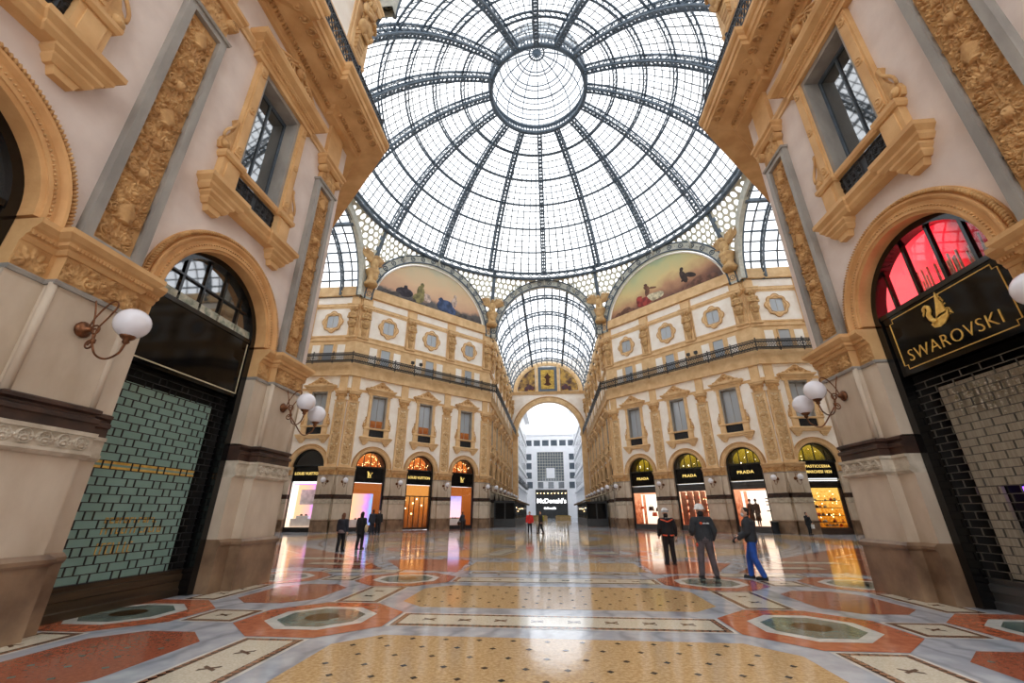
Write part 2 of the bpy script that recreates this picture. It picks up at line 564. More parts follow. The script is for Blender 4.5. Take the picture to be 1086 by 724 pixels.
def pier(wl=1.1, wr=1.1, bw=.64, OCHRE=OCHRE):
    t = thing('pier', '', 'pier')
    P = lambda b, f: [(-wl, .02), (-b, .02), (-b, f), (b, f), (b, .02), (wr, .02)]
    b = MB(); b.sweep([(-.5, 0), (.06, 0), (.06, .9), (-.5, .9)], P(bw, .27)); b.sweep([(-.5, .9), (.07, .9), (.1, .94), (.1, .99), (.03, 1.05), (-.5, 1.05)], P(bw, .27))
    b.build('base', BROWN, t)
    b = MB(); b.sweep(lay(1.05, 2.36), P(bw, .25)); b.build('die', BEIGE, t)
    b = MB(); b.sweep([(-.5, 3.1), (.0, 3.1), (0, 4.74), (-.5, 4.74)], P(bw - .05, .19))
    for sg in (-1, 1):   # rounded corner of the shaft
        b.lathe([(.001, 3.1), (.055, 3.1), (.055, 4.74), (.001, 4.74)], (sg * (bw - .05), .17, 0), 10)
    b.build('shaft', BEIGE, t)
    b = MB(); b.sweep([(-.5, 2.36), (.02, 2.36), (.07, 2.41), (.07, 2.46), (.04, 2.46), (.04, 2.68), (.07, 2.68), (.07, 2.74), (-.5, 2.74)], P(bw, .27))
    R = Relief(bw * 2 + .02, .22, .0085)
    n = 5
    for i in range(n):
        x = (i - (n - 1) / 2) * (bw * 2 / n)
        R.stroke([(x + .092 * math.cos(a), .11 + .092 * math.sin(a)) for a in np.linspace(0, 2 * PI, 50)], .011, .04, False)
        for a in np.linspace(.04 * PI, .96 * PI, 7): R.leaf(x, .06, a, .12, .034, .055, False)
        R.ell(x, .06, .03, .025, 0, .05, 0, False); R.ell(x + bw / n, .11, .02, .03, 0, .04, 0, False)
    b.merge(R.mesh(.312, 0), 0, 0, 2.46)
    b.build('dado_band', DADO, t)
    b = MB()
    b.sweep([(-.5, 2.74), (.03, 2.74), (.03, 2.88), (.06, 2.9), (.06, 2.96), (.0, 2.99), (.0, 3.02), (.05, 3.05), (.05, 3.1), (-.02, 3.13), (-.5, 3.13)], P(bw, .24))
    b.build('dark_moulding', DARK, t)
    b = MB(); b.sweep(lay(4.8, 5.2), P(bw - .04, .2)); b.build('capital_block', OCHRE, t)
    b = MB(); b.sweep([(-.5, 4.72), (.03, 4.72), (.04, 4.77), (.02, 4.8), (-.5, 4.8)], P(bw - .04, .2)); b.build('neck_moulding', GREYB, t)
    R = Relief(bw * 2 - .08, .4, .012)
    R.rosette(0, .2, .13, 8, .05); R.spiral(.2, .12, .1, 1.5, -PI / 2, 1, .018, .04); R.fan(.4, .04, .34, 7, .12 * PI, .88 * PI, .04); R.ell(.27, .33, .05, .03, .4, .035, .3)
    R.ell(.57, .3, .04, .05, 0, .03); R.leaf(.5, .02, 1.9, .3, .06, .04); R.ell(.12, .04, .05, .03, 0, .035); R.leaf(.1, .36, .1, .3, .05, .03)
    R.spiral(.5, .1, .07, 1.4, 0, -1, .012, .045); R.spiral(.16, .32, .05, 1.4, 1, 1, .011, .045); R.H *= 1.7
    b = MB(); b.merge(R.mesh(.204), 0, 0, 4.8)
    for x0, x1 in ((-wl, -bw), (bw, wr)):
        w = x1 - x0 - .04
        if w > .15:
            R = Relief(w, .4, .014); R.fan(0, .05, .32, 7, .08 * PI, .92 * PI, .035); R.spiral(w * .3, .07, .06, 1.2, 0, 1, .015, .03); R.H *= 1.7
            b.merge(R.mesh(.024), (x0 + x1) / 2, 0, 4.8)
    b.build('capital_ornament', OCHRE2, t)
    b = MB(); b.sweep([(-.5, 5.2), (.02, 5.2), (.05, 5.25), (.05, 5.28), (.11, 5.31), (.11, 5.37), (.16, 5.40), (.22, 5.47), (.22, 5.55), (-.5, 5.55)], P(bw - .02, .22))
    for i in range(int((wl + wr) / .055)):
        s = -wl + .03 + i * .055
        f = .22 if abs(s) < bw - .02 else .02
        b.box(s, s + .03, f + .04, f + .125, 5.29, 5.345)
    b.build('impost_cornice', OCHRE, t)
    return t


ARZ = 5.6   # centre of every shop arch


def arch(mat=OCHRE, orn=OCHRE2):
    t = thing('arch_surround', '', 'arch')
    c = (0, ARZ)
    b = MB(); b.arc([(1.56, -.5), (1.56, .05), (1.62, .07), (1.62, .1), (1.68, .1), (1.73, .07), (1.80, .07), (1.86, .13), (1.9, .14), (1.9, .05), (2.03, .05), (2.03, -.1), (1.8, -.5)], c, 0, PI, 40)
    b.build('archivolt', mat, t)
    b = MB()
    for i in range(76):
        a = PI * (i + .5) / 76
        b.ell((1.705 * math.cos(a), .1, c[1] + 1.705 * math.sin(a)), (.02, .03, .02), 6)
    b.build('bead_moulding', orn, t)
    b = MB()
    for i in range(96):
        a = PI * (i + .5) / 96
        b.ell((1.975 * math.cos(a), .07, c[1] + 1.975 * math.sin(a)), (.06, .06, .027), 7, 0, (0, -a + .5, 0))
    b.build('rope_moulding', orn, t)
    return t


def pilaster(W=1.1, cap=True, seed=3, res=.014, mats=(GREYB, TAN), OCHRE=OCHRE, amp=1.0, rel=None):
    """grey marble strip framing a carved panel, scroll capital above"""
    t = thing('pilaster', '', 'pilaster')
    z0, z1, f = ZI, 11.75, .16
    b = MB()
    for x0, x1 in ((-W / 2, -W / 2 + f), (W / 2 - f, W / 2)): b.box(x0, x1, -.1, .16, z0, z1)
    b.box(-W / 2 + f, W / 2 - f, -.1, .16, z0, z0 + .2); b.box(-W / 2 + f, W / 2 - f, -.1, .16, z1 - .14, z1)
    b.sweep([(-.1, z1), (.04, z1), (.06, z1 + .06), (-.1, z1 + .06)], [(-W / 2, -.05), (-W / 2, .16), (W / 2, .16), (W / 2, -.05)])
    b.build('marble_border', mats[0], t)
    w, h = W - 2 * f, z1 - z0 - .34
    b = MB(); b.box(-w / 2, w / 2, -.1, .05, z0 + .2, z1 - .14)
    b.build('panel_ground', mats[1], t)
    b = MB(); b.merge(arabesque(w - .03, h - .04, res, seed, amp).mesh(.052, 0, 1), 0, 0, z0 + .22)
    b.build('carved_relief', [rel or TAN, mats[1]], t)
    zc = z1 + .06
    b = MB(); b.box(-.42, .42, -.1, .16, zc, zc + .62)
    b.sweep([(-.1, zc + .62), (.03, zc + .62), (.1, zc + .72), (.1, zc + .8), (.16, zc + .86), (.16, zc + .95), (-.1, zc + .95)], [(-.5, -.05), (-.5, .2), (.5, .2), (.5, -.05)])
    b.box(-.4, .4, -.1, .13, zc + .95, 14.4)
    b.build('capital', OCHRE, t)
    b = MB()
    for sg in (-1, 1):
        b.lathe([(.001, -.02), (.10, -.02), (.14, .03), (.14, .22), (.10, .26), (.001, .26)], (sg * .42, .02, zc + .48), 14, 0, 'y')
        for k in range(3): b.tube([(sg * .42 + (.12 - .035 * k) * math.cos(a), .285, zc + .48 + (.12 - .035 * k) * math.sin(a)) for a in np.linspace(0, 2 * PI, 15)[:-1]], .014, 5, 0, True)
    R = Relief(.8, .6, .016); R.fan(0, .02, .5, 9, .06 * PI, .94 * PI, .07); R.rosette(0, .46, .12, 6, .09); R.leaf(.2, .03, 1.2, .45, .12, .07)
    b.merge(R.mesh(.165), 0, 0, zc)
    b.build('scroll_ornament', OCHRE2, t)
    return t


def window(kind='near', lit=None, pane=None, OCHRE=OCHRE):
    """framed upper window: bracketed sill, iron grille, jamb strips, cornice and crest"""
    t = thing('window_1', '', 'window', kind='structure')
    b = MB(); b.sweep([(-.1, 8.12), (.14, 8.12), (.2, 8.2), (.2, 8.27), (.28, 8.36), (.28, 8.46), (.12, 8.52), (-.1, 8.52)], [(-1.36, 0), (-1.36, .12), (-.72, .12), (-.72, .06), (.72, .06), (.72, .12), (1.36, .12), (1.36, 0)])
    b.build('sill', OCHRE, t)
    for sg in (-1, 1):
        b = MB(); x = sg * 1.1
        b.sweep([(-.05, 7.86), (.0, 7.86), (.06, 7.95), (.06, 8.0), (.12, 8.06), (.12, 8.12), (-.05, 8.12)], [(x - .24, -.05), (x - .24, .16), (x + .24, .16), (x + .24, -.05)])
        b.plate([(x - .14, 7.72), (x + .14, 7.72), (x + .2, 7.88), (x - .2, 7.88)], -.05, .14)
        b.build('bracket', OCHRE, t)
    b = MB()
    for sg in (-1, 1):
        x0, x1 = sorted((sg * .78, sg * 1.3))
        b.box(x0, x1, -.05, .17, 8.5, 9.22); b.box(x0 + .1, x1 - .1, .17, .2, 8.58, 9.14)
        b.sweep([(-.05, 9.2), (.04, 9.2), (.08, 9.27), (.08, 9.36), (.03, 9.4), (-.05, 9.4)], [(x0, -.03), (x0, .17), (x1, .17), (x1, -.03)])
    b.sweep([(-.05, 9.22), (.05, 9.22), (.08, 9.3), (.08, 9.38), (-.05, 9.4)], [(-.8, .08), (.8, .08)])
    b.build('pedestal', OCHRE, t)
    b = MB(); b.box(-.78, .78, -.1, .02, 8.5, 9.22)
    R = Relief(1.54, .68, .012)
    for x in np.arange(.09, .74, .19):
        R.stroke([(x, q) for q in np.arange(.06, .62, .01)], .016, .03); R.spiral(x + .09, .17, .075, 1.6, PI / 2, 1, .014, .03); R.spiral(x + .09, .5, .075, 1.6, -PI / 2, -1, .014, .03)
        R.stroke([(x + .04 + q, .34) for q in np.arange(0, .1, .01)], .014, .03)
    for q in (.03, .65): R.stroke([(x, q) for x in np.arange(0, .76, .01)], .02, .035)
    b.merge(R.mesh(.022), 0, 0, 8.52)
    b.build('iron_grille', BIRON, t)
    b = MB()
    for sg in (-1, 1):
        x0, x1 = sorted((sg * .82, sg * 1.12))
        b.box(x0, x1, -.08, .12, 9.38, 12.72); b.box(x0 + .05, x1 - .05, .12, .145, 9.55, 12.6)
        for z in (9.72, 11.05, 12.4):
            b.lathe([(.001, .0), (.1, .0), (.11, .03), (.08, .05), (.07, .03), (.04, .03), (.03, .06), (.001, .07)], (sg * .97, .13, z), 12, 0, 'y')
    b.build('jamb_strip', OCHRE, t)
    for sg in (-1, 1):   # S-scroll beside each jamb
        b = MB(); o = [(1.12, 9.4), (1.42, 9.4), (1.46, 9.55), (1.42, 9.72), (1.3, 9.85), (1.22, 10.05), (1.22, 10.28), (1.27, 10.38), (1.22, 10.46), (1.12, 10.42)]
        b.plate([(sg * x, z) for x, z in o], -.05, .1)
        b.lathe([(.001, 0), (.1, 0), (.12, .03), (.05, .05), (.001, .08)], (sg * 1.32, .1, 9.56), 12, 0, 'y')
        b.tube([(sg * (1.42 - .2 * u + .05 * math.sin(6 * u)), .1, 9.7 + .7 * u) for u in np.linspace(0, 1, 8)], .035, 6)
        b.build('side_scroll', OCHRE2, t)
    b = MB()
    for sg in (-1, 1):
        b.box(*sorted((sg * .72, sg * .84)), -.42, .06, 9.3, 12.7)
    b.box(-.72, .72, -.42, .06, 12.56, 12.72)
    b.build('reveal', GREYB, t)
    b = MB(); b.box(-.72, .72, -.4, -.34, 9.3, 12.56); b.build('pane', pane or PANE, t)
    b = MB()
    for x in (-.7, 0, .7): b.box(x - .022, x + .022, -.36, -.3, 9.3, 12.56)
    for z in (9.36, 12.52): b.box(-.7, .7, -.355, -.295, z - .04, z + .04)
    b.build('sash', IRON if kind == 'near' else GREYB, t)
    if lit:
        b = MB(); b.box(-.68, .68, -.335, -.328, 9.5, 10.2)
        b.build('lit_shelf', lit, t)
    b = MB()
    b.sweep([(-.1, 12.7), (.06, 12.7), (.06, 12.84), (.1, 12.86), (.1, 12.92), (.2, 13.0), (.2, 13.06), (.34, 13.14), (.38, 13.24), (.38, 13.3), (-.1, 13.34)], [(-1.24, -.02), (-1.24, .1), (1.24, .1), (1.24, -.02)])
    for i in range(30): b.box(-1.2 + i * .08, -1.155 + i * .08, .16, .27, 12.93, 12.99)
    b.build('head_cornice', OCHRE, t)
    b = MB(); out = [(-1.3, 13.3), (1.3, 13.3), (1.24, 13.42), (1.0, 13.46), (.8, 13.6), (.55, 13.78), (.34, 13.86), (.2, 14.02), (0, 14.1), (-.2, 14.02), (-.34, 13.86), (-.55, 13.78), (-.8, 13.6), (-1.0, 13.46), (-1.24, 13.42)]
    b.plate(out, .02, .3)
    b.tube([(x, .3, z) for x, z in out[2:]], .045, 6)
    b.build('crest', OCHRE, t)
    b = MB()
    for sg in (-1, 1):
        for (x, z, r) in ((.42, 13.55, .17), (.8, 13.42, .1)):
            b.tube([(sg * (x + r * (1 - .8 * u) * math.cos(2 * PI * 1.5 * u)), .34, z + r * (1 - .8 * u) * math.sin(2 * PI * 1.5 * u)) for u in np.linspace(0, 1, 22)], .032, 5)
        for k in range(4): b.ell((sg * (.2 + .09 * k), .34, 13.78 - .06 * k), (.07, .06, .035), 7, 0, (0, .6 * sg, 0))
    b.ell((0, .33, 13.72), (.17, .12, .19), 12); b.ell((0, .42, 13.72), (.09, .07, .1), 10)
    for k in range(5): b.ell((.13 * math.sin((k - 2) * .5), .32, 13.95 + .06 * math.cos((k - 2) * .5)), (.035, .06, .1), 6, 0, (0, (k - 2) * .4, 0))
    b.build('crest_ornament', OCHRE2, t)
    return t


def quatrefoil():
    t = thing('window_1', '', 'window', kind='structure')
    cz, n = 20.3, 72

    def r(a, k):
        x, z = math.cos(a), math.sin(a)
        lobe = max(abs(x), abs(z))
        base = .86 / max(abs(x), abs(z)) if max(abs(x), abs(z)) > .82 else .86 / .82
        bump = .26 * max(0, 1 - ((a % (PI / 2) - PI / 4) / (PI / 4)) ** 2 * 0) if False else 0
        d = min(abs((a % (PI / 2))), PI / 2 - (a % (PI / 2)))
        foil = .98 + .2 * math.cos(min(d / .42, 1) * PI / 2) if d < .42 else .98 + .13 * math.sin((d - .42) / (PI / 4 - .42) * PI / 2)
        return foil * k
    b = MB()
    for (k0, o1, mm) in ((1.0, .1, 0),):
        out = [(r(2 * PI * i / n, 1) * math.cos(2 * PI * i / n), cz + 1.08 * r(2 * PI * i / n, 1) * math.sin(2 * PI * i / n)) for i in range(n)]
        inn = []
        for i in range(n):
            a = 2 * PI * i / n; c, s_ = math.cos(a), math.sin(a); q = min(.61 / max(1e-6, abs(c)), .7 / max(1e-6, abs(s_)))
            inn.append((q * c, cz + q * s_))
        vs = [(p[0], .1, p[1]) for p in out] + [(p[0], .16, cz + (p[1] - cz) * 1.0) for p in [((o[0] + i_[0]) / 2, (o[1] + i_[1]) / 2) for o, i_ in zip(out, inn)]] + [(p[0], .1, p[1]) for p in inn] + [(p[0], -.02, p[1]) for p in inn] + [(p[0], -.02, p[1]) for p in out]
        fs = []
        for i in range(n):
            j = (i + 1) % n
            for q in range(5):
                w = (q + 1) % 5
                fs.append((q * n + i, q * n + j, w * n + j, w * n + i))
        b.add(vs, fs)
    b.build('moulded_frame', OCHRE, t)
    b = MB(); b.tube([(x * .97, .11, cz + (z - cz) * .97) for x, z in out], .05, 5, 0, True); b.tube([(x * .72, .15, cz + (z - cz) * .74) for x, z in out], .03, 5, 0, True); b.build('frame_bead', OCHRE2, t)
    b = MB(); b.box(-.62, .62, -.02, .04, cz - .71, cz + .71); b.build('pane', PANE2, t)
    b = MB(); b.box(-.02, .02, .04, .07, cz - .7, cz + .7); b.box(-.61, .61, .04, .07, cz - .7, cz - .64); b.build('sash', GREYB, t)
    return t


def mezzanine():
    t = thing('window_1', '', 'window', kind='structure')
    b = MB(); b.box(-.5, .5, -.02, .03, 16.0, 17.7); b.build('pane', PANE2, t)
    b = MB()
    for x in (-.58, .5): b.box(x, x + .08, -.02, .1, 15.9, 17.75)
    b.box(-.58, .58, -.02, .12, 17.7, 17.8); b.build('frame', OCHRE, t)
    return t


def herm():
    """carved half figure growing out of a tapering pillar"""
    t = thing('herm_statue', '', 'statue')
    b = MB(); z = 18.4
    b.box(-.46, .46, -.05, .14, z, 23.2); b.sweep([(-.05, z), (.1, z), (.14, z + .12), (.04, z + .22), (-.05, z + .22)], [(-.46, 0), (-.46, .14), (.46, .14), (.46, 0)])
    b.build('backing_strip', OCHRE, t)
    b = MB()
    for k in range(6):
        u = k / 5; w = .2 + .12 * u
        b.box(-w, w, .1, .26 + .1 * u, z + .22 + 1.3 * u * .83, z + .22 + 1.3 * (u * .83 + .17))
    b.ell((0, .36, z + 1.75), (.36, .28, .42), 12); b.ell((0, .4, z + 2.35), (.33, .25, .45), 12)
    b.ell((0, .42, z + 2.68), (.42, .22, .2), 12); b.cap((0, .42, z + 2.8), .11, (0, .45, z + 3.02), .1, 8)
    b.ell((0, .5, z + 3.18), (.17, .2, .23), 12); b.ell((0, .42, z + 3.28), (.23, .22, .2), 10); b.ell((0, .68, z + 3.16), (.03, .05, .05), 6)
    for sg in (-1, 1):
        b.cap((sg * .38, .42, z + 2.68), .12, (sg * .44, .5, z + 2.2), .1, 8); b.cap((sg * .44, .5, z + 2.2), .1, (sg * .1, .66, z + 2.15), .08, 8)
        b.ell((sg * .22, .45, z + 3.1), (.08, .12, .2), 8); b.ell((sg * .3, .4, z + 1.5), (.12, .2, .35), 8, 0, (0, .3 * sg, 0))
    for k in range(6): b.cap((-.3 + .12 * k, .5, z + 2.1), .06, (-.18 + .07 * k, .42, z + 1.15), .05, 6)
    b.build('carved_figure', STATUE, t)
    b = MB(); b.sweep([(-.05, 21.72), (.1, 21.72), (.16, 21.84), (.16, 21.96), (.24, 22.06), (.24, 22.16), (-.05, 22.16)], [(-.4, 0), (-.4, .46), (.4, .46), (.4, 0)])
    for sg in (-1, 1): b.lathe([(.001, 0), (.12, 0), (.12, .3), (.001, .3)], (sg * .36, .2, 21.66), 12, 0, 'y')
    b.build('capital', OCHRE, t)
    return t


def curve(pts, k=5):
    """smooth line through the points"""
    P = [Vector(p) for p in pts]; P = [P[0] * 2 - P[1]] + P + [P[-1] * 2 - P[-2]]; out = []
    for i in range(1, len(P) - 2):
        a, b, c, d = P[i - 1:i + 3]
        for j in range(k):
            u = j / k
            out.append(.5 * ((2 * b) + (c - a) * u + (2 * a - 5 * b + 4 * c - d) * u * u + (3 * b - a - 3 * c + d) * u ** 3))
    return out + [P[-2]]


def lamp(n=1, far=0):
    """scrolled copper bracket with opal globes"""
    t = thing('wall_lamp', '', 'lamp')
    b = MB(); z = 4.24
    b.lathe([(.001, .0), (.12, .0), (.13, .03), (.09, .07), (.05, .09), (.04, .14), (.001, .16)], (0, .19, z), 14, 0, 'y')
    b.build('wall_plate', BRASS, t)
    b = MB()
    q = lambda pts: [(x, o, zz) for x, o, zz in pts]

    def sp(cx, co, cz, r, turns, a0, cw):
        return [(cx, co + r * (1 - .75 * u) * math.cos(a0 + cw * 2 * PI * turns * u), cz + r * (1 - .75 * u) * math.sin(a0 + cw * 2 * PI * turns * u)) for u in np.linspace(0, 1, 20)]
    b.tube(sp(0, .42, z - .02, .1, 1.3, PI, -1), .014, 6); b.tube(sp(0, .42, z - .26, .08, 1.3, PI / 2, 1), .014, 6)
    b.tube(curve([(0, .28, z), (0, .34, z + .2), (0, .46, z + .4), (0, .58, z + .48), (0, .66, z + .4), (0, .58, z + .22), (0, .46, z + .02), (0, .46, z - .18)]), .013, 6)
    b.tube(curve([(0, .21, z + .55), (0, .3, z + .3), (0, .36, z + .06), (0, .42, z - .1), (0, .46, z - .22)]), .013, 6)
    b.lathe([(.001, -.05), (.035, -.03), (.035, .03), (.001, .05)], (0, .46, z - .2), 10)
    b.build('scroll_bracket', BRASS, t)
    xs = (0,) if n == 1 else (-.3, .3)
    for x in xs:
        a = MB(); dz = -.2 if x * far > 0 else 0
        pts = [(0, .44, z - .2), (x * .25, .58, z - .42), (x * .6, .78, z - .5 + dz), (x * .92, .96, z - .42 + dz), (x, 1.02, z - .26 + dz)]
        a.tube(curve(pts), .016, 6)
        a.lathe([(.02, -.08), (.05, -.05), (.04, -.02), (.09, .02), (.11, .06), (.001, .06)], (x, 1.02, 4.05 + dz), 12)
        h = a.build('globe_arm', BRASS, t)
        g = MB(); g.ell((x, 1.02, 4.31 + dz), .235, 22); g.build('globe', GLOBE, h)
    return t


# ------------------------------------------------------------------ shop fronts
def text_mesh(txt, size, depth=.02, spacing=1.0, bold=0.0):
    c = bpy.data.curves.new('lettering', 'FONT'); c.body = txt; c.size = size; c.extrude = depth / 2; c.align_x = 'CENTER'; c.align_y = 'CENTER'
    c.space_character = spacing; c.offset = bold; c.resolution_u = 3
    o = bpy.data.objects.new('lettering', c); COL.objects.link(o)
    bpy.context.view_layer.update()
    me = bpy.data.meshes.new_from_object(o.evaluated_get(bpy.context.evaluated_depsgraph_get()))
    bpy.data.objects.remove(o); bpy.data.curves.remove(c)
    return me


def letters(txt, size, mat, parent, s, o, z, sx=1.0, depth=.02, spacing=1.0, bold=0.0, name='lettering'):
    """lettering read from the hall: it runs against the wall's own direction"""
    me = text_mesh(txt, size, depth, spacing, bold)
    for v in me.vertices:
        x, y, d = v.co; v.co = (s - x * sx, o + d, z + y)
    me.materials.clear(); me.materials.append(mat)
    ob = bpy.data.objects.new(name, me); COL.objects.link(ob); ob.parent = parent
    return ob


def emg(name, stops, strength, axis=0, scale=1.0, off=.5, noise=.0, nscale=3.0):
    """a lit surface whose light changes along one axis, broken up by what stands in it"""
    g = NT(name); o = g.n('SeparateXYZ', {0: g.obj()}).outputs[axis]
    f = g.M('ADD', g.M('MULTIPLY', o, scale), off)
    if noise:
        f = g.M('ADD', f, g.M('MULTIPLY', g.M('SUBTRACT', g.noise(g.obj(), nscale, 4), .5), noise))
    return g.end(g.n('Emission', {0: g.ramp(f, stops), 1: strength}).outputs[0])


AMBER = emg('amber_lit_interior', [(0, S(120, 48, 14)), (.5, S(196, 96, 34)), (1, S(236, 150, 70))], .5, 2, .4, -2.1, 1.2, 4)
AMBERL = emg('amber_lit_shelf', [(0, S(140, 64, 24)), (1, S(226, 150, 90))], .22, 2, .5, -4.6, 1.5, 6)
OLIVE = emg('yellow_lit_interior', [(0, S(70, 60, 10)), (.5, S(170, 140, 30)), (1, S(210, 180, 60))], .33, 2, .5, -2.8, .8, 2)
REDLIT = emg('red_lit_interior', [(0, S(40, 14, 16)), (.45, S(110, 20, 26)), (.62, S(236, 30, 46)), (1, S(255, 84, 90))], .75, 0, .4, .55, .3, 1)
BULB = em('warm_bulb', S(255, 206, 140), 4)
BULBW = em('white_spot_bulb', S(255, 236, 214), 5)
PEACH = emg('peach_lit_wall', [(0, S(150, 66, 26)), (1, S(210, 116, 54))], .26, 2, .3, 0, .3)
SCREEN = emg('pink_violet_lit_screen', [(0, S(255, 196, 150)), (.45, S(255, 178, 170)), (.75, S(196, 140, 240)), (1, S(130, 190, 255))], .55, 0, -.5, .5, .35, 2)
SCREENB = emg('blue_violet_lit_screen', [(0, S(250, 210, 220)), (.4, S(226, 200, 250)), (1, S(120, 130, 250))], .5, 2, .5, -.9, .5, 2)
WARMW = emg('warm_white_lit_wall', [(0, S(255, 214, 180)), (1, S(255, 236, 216))], .7, 2, .3, 0, .2)
TERRA = emg('terracotta_lit_shelves', [(0, S(110, 50, 28)), (.5, S(176, 96, 62)), (1, S(222, 150, 112))], .6, 2, .3, 0, 1.3, 3)
TERRA2 = emg('terracotta_lit_display', [(0, S(120, 56, 34)), (.5, S(200, 120, 84)), (1, S(240, 190, 156))], 1.0, 2, .3, 0, 1.3, 3)
WALNUT = pm('walnut_shelving', S(150, 96, 66), S(110, 66, 44), 4, .5)
GOLDL = emg('golden_lit_shelves', [(0, S(120, 56, 8)), (.5, S(232, 140, 34)), (1, S(255, 206, 100))], .42, 2, .3, 0, 1.6, 6)
DOORL = emg('orange_lit_hall', [(0, S(90, 40, 12)), (.6, S(184, 98, 34)), (1, S(226, 150, 72))], .42, 2, .3, 0, .8, 2)
NOTLIT = pm('dim_interior', S(40, 38, 36), S(24, 22, 22), 2, .8)
VIOLET = em('violet_light_strip', S(120, 70, 255), 2)
MAGENTA = em('magenta_light_strip', S(255, 60, 170), 2)
PROD = pm('dark_brown_goods', S(70, 44, 30), S(40, 26, 20), 9, .5)
PRODR = pm('orange_leather_goods', S(226, 96, 40), S(190, 70, 30), 9, .5)
CRYST = pm('pale_crystal_goods', S(214, 206, 190), S(150, 140, 110), 14, .15)
WHITEP = pm('white_display_plinth', S(240, 238, 236), S(226, 224, 222), 2, .5)


def box_room(w, z0, z1, o0, o1, back, side, parent, name='interior'):
    b = MB()
    b.box(-w, w, o1 - .03, o1, z0, z1, 0)
    for sg in (-1, 1): b.box(*sorted((sg * w, sg * (w + .03))), o1 - .03, o0, z0, z1, 1)
    b.box(-w, w, o1, o0, z1, z1 + .03, 1); b.box(-w, w, o1, o0, z0 - .03, z0, 1)
    return b.build(name, [back, side], parent)


def fan_room(back, parent, bulbs=0, seed=1, bm=None, D=1.45, lining=None):
    r = random.Random(seed)
    b = MB(); h = ring(0, ARZ + .1, 1.5, 20, 0, PI)
    b.plate(h, -D, -D + .03); b.build('lit_back_wall' if back is not NOTLIT else 'back_wall', back, parent)
    b = MB(); b.arc([(1.5, -D), (1.53, -D), (1.53, -.4), (1.5, -.4)], (0, ARZ + .1), 0, PI, 20); b.box(-1.5, 1.5, -D, -.4, ARZ + .07, ARZ + .1); b.build('vaulted_lining', lining or (NOTLIT if back is NOTLIT else PROD), parent)
    if bulbs:
        b = MB()
        for i in range(bulbs):
            a = r.uniform(.1, PI - .1); q = r.uniform(.3, 1.3)
            b.ell((q * math.cos(a), r.uniform(-D + .25, -.6), ARZ + .2 + q * .95 * math.sin(a)), r.uniform(.015, .035), 6)
        b.build('small_lights', bm or BULB, parent)


def frontage(fan, mull, parent, frame=BLACKM, top=ARZ + .12):
    """black frame with its arched fanlight"""
    b = MB()
    for sg in (-1, 1): b.box(*sorted((sg * 1.40, sg * 1.57)), -.46, -.22, 0, ARZ)
    b.arc([(1.42, -.46), (1.57, -.46), (1.57, -.22), (1.42, -.22)], (0, ARZ), 0, PI, 32)
    b.box(-1.42, 1.42, -.46, -.24, ARZ + .04, ARZ + .14)
    b.build('frame', frame, parent)
    b = MB(); b.plate([(-1.42, ARZ + .13)] + [(1.43 * math.cos(a), ARZ + 1.43 * math.sin(a)) for a in np.linspace(.1, PI - .1, 28)][::1] + [], -.36, -.345); fg = b.build('fanlight_glass', fan, parent)
    b = MB()
    for x in mull:
        z = ARZ + math.sqrt(max(.01, 1.43 ** 2 - x * x)); b.box(x - .03, x + .03, -.38, -.3, ARZ + .1, z)
    if mull: b.build('glazing_bar', frame, parent)


def sign_board(label, z0=4.26, z1=5.66, face=BOARD, w=1.395):
    t = thing('shop_sign', label, 'sign')
    b = MB(); b.box(-w, w, -.44, -.26, z0, z1); b.build('board', face, t)
    return t


def monogram(parent, mat, s, o, z, h):
    """interlocked serif L and V"""
    b = MB()

    def bar(x0, z0, x1, z1, w):
        d = Vector((x1 - x0, z1 - z0)).normalized(); n = Vector((-d.y, d.x)) * w / 2
        b.plate([(s - (x0 + n.x) * h, z + (z0 + n.y) * h), (s - (x0 - n.x) * h, z + (z0 - n.y) * h), (s - (x1 - n.x) * h, z + (z1 - n.y) * h), (s - (x1 + n.x) * h, z + (z1 + n.y) * h)], o, o + .02)
    bar(-.32, .45, -.2, -.42, .12); bar(-.45, .46, -.18, .46, .05); bar(-.34, -.44, .22, -.44, .06); bar(.22, -.46, .26, -.28, .05)
    bar(-.16, .3, .1, -.3, .13); bar(.1, -.3, .38, .3, .05); bar(-.3, .3, -.02, .3, .05); bar(.26, .3, .5, .3, .05)
    b.build('monogram', mat, parent)


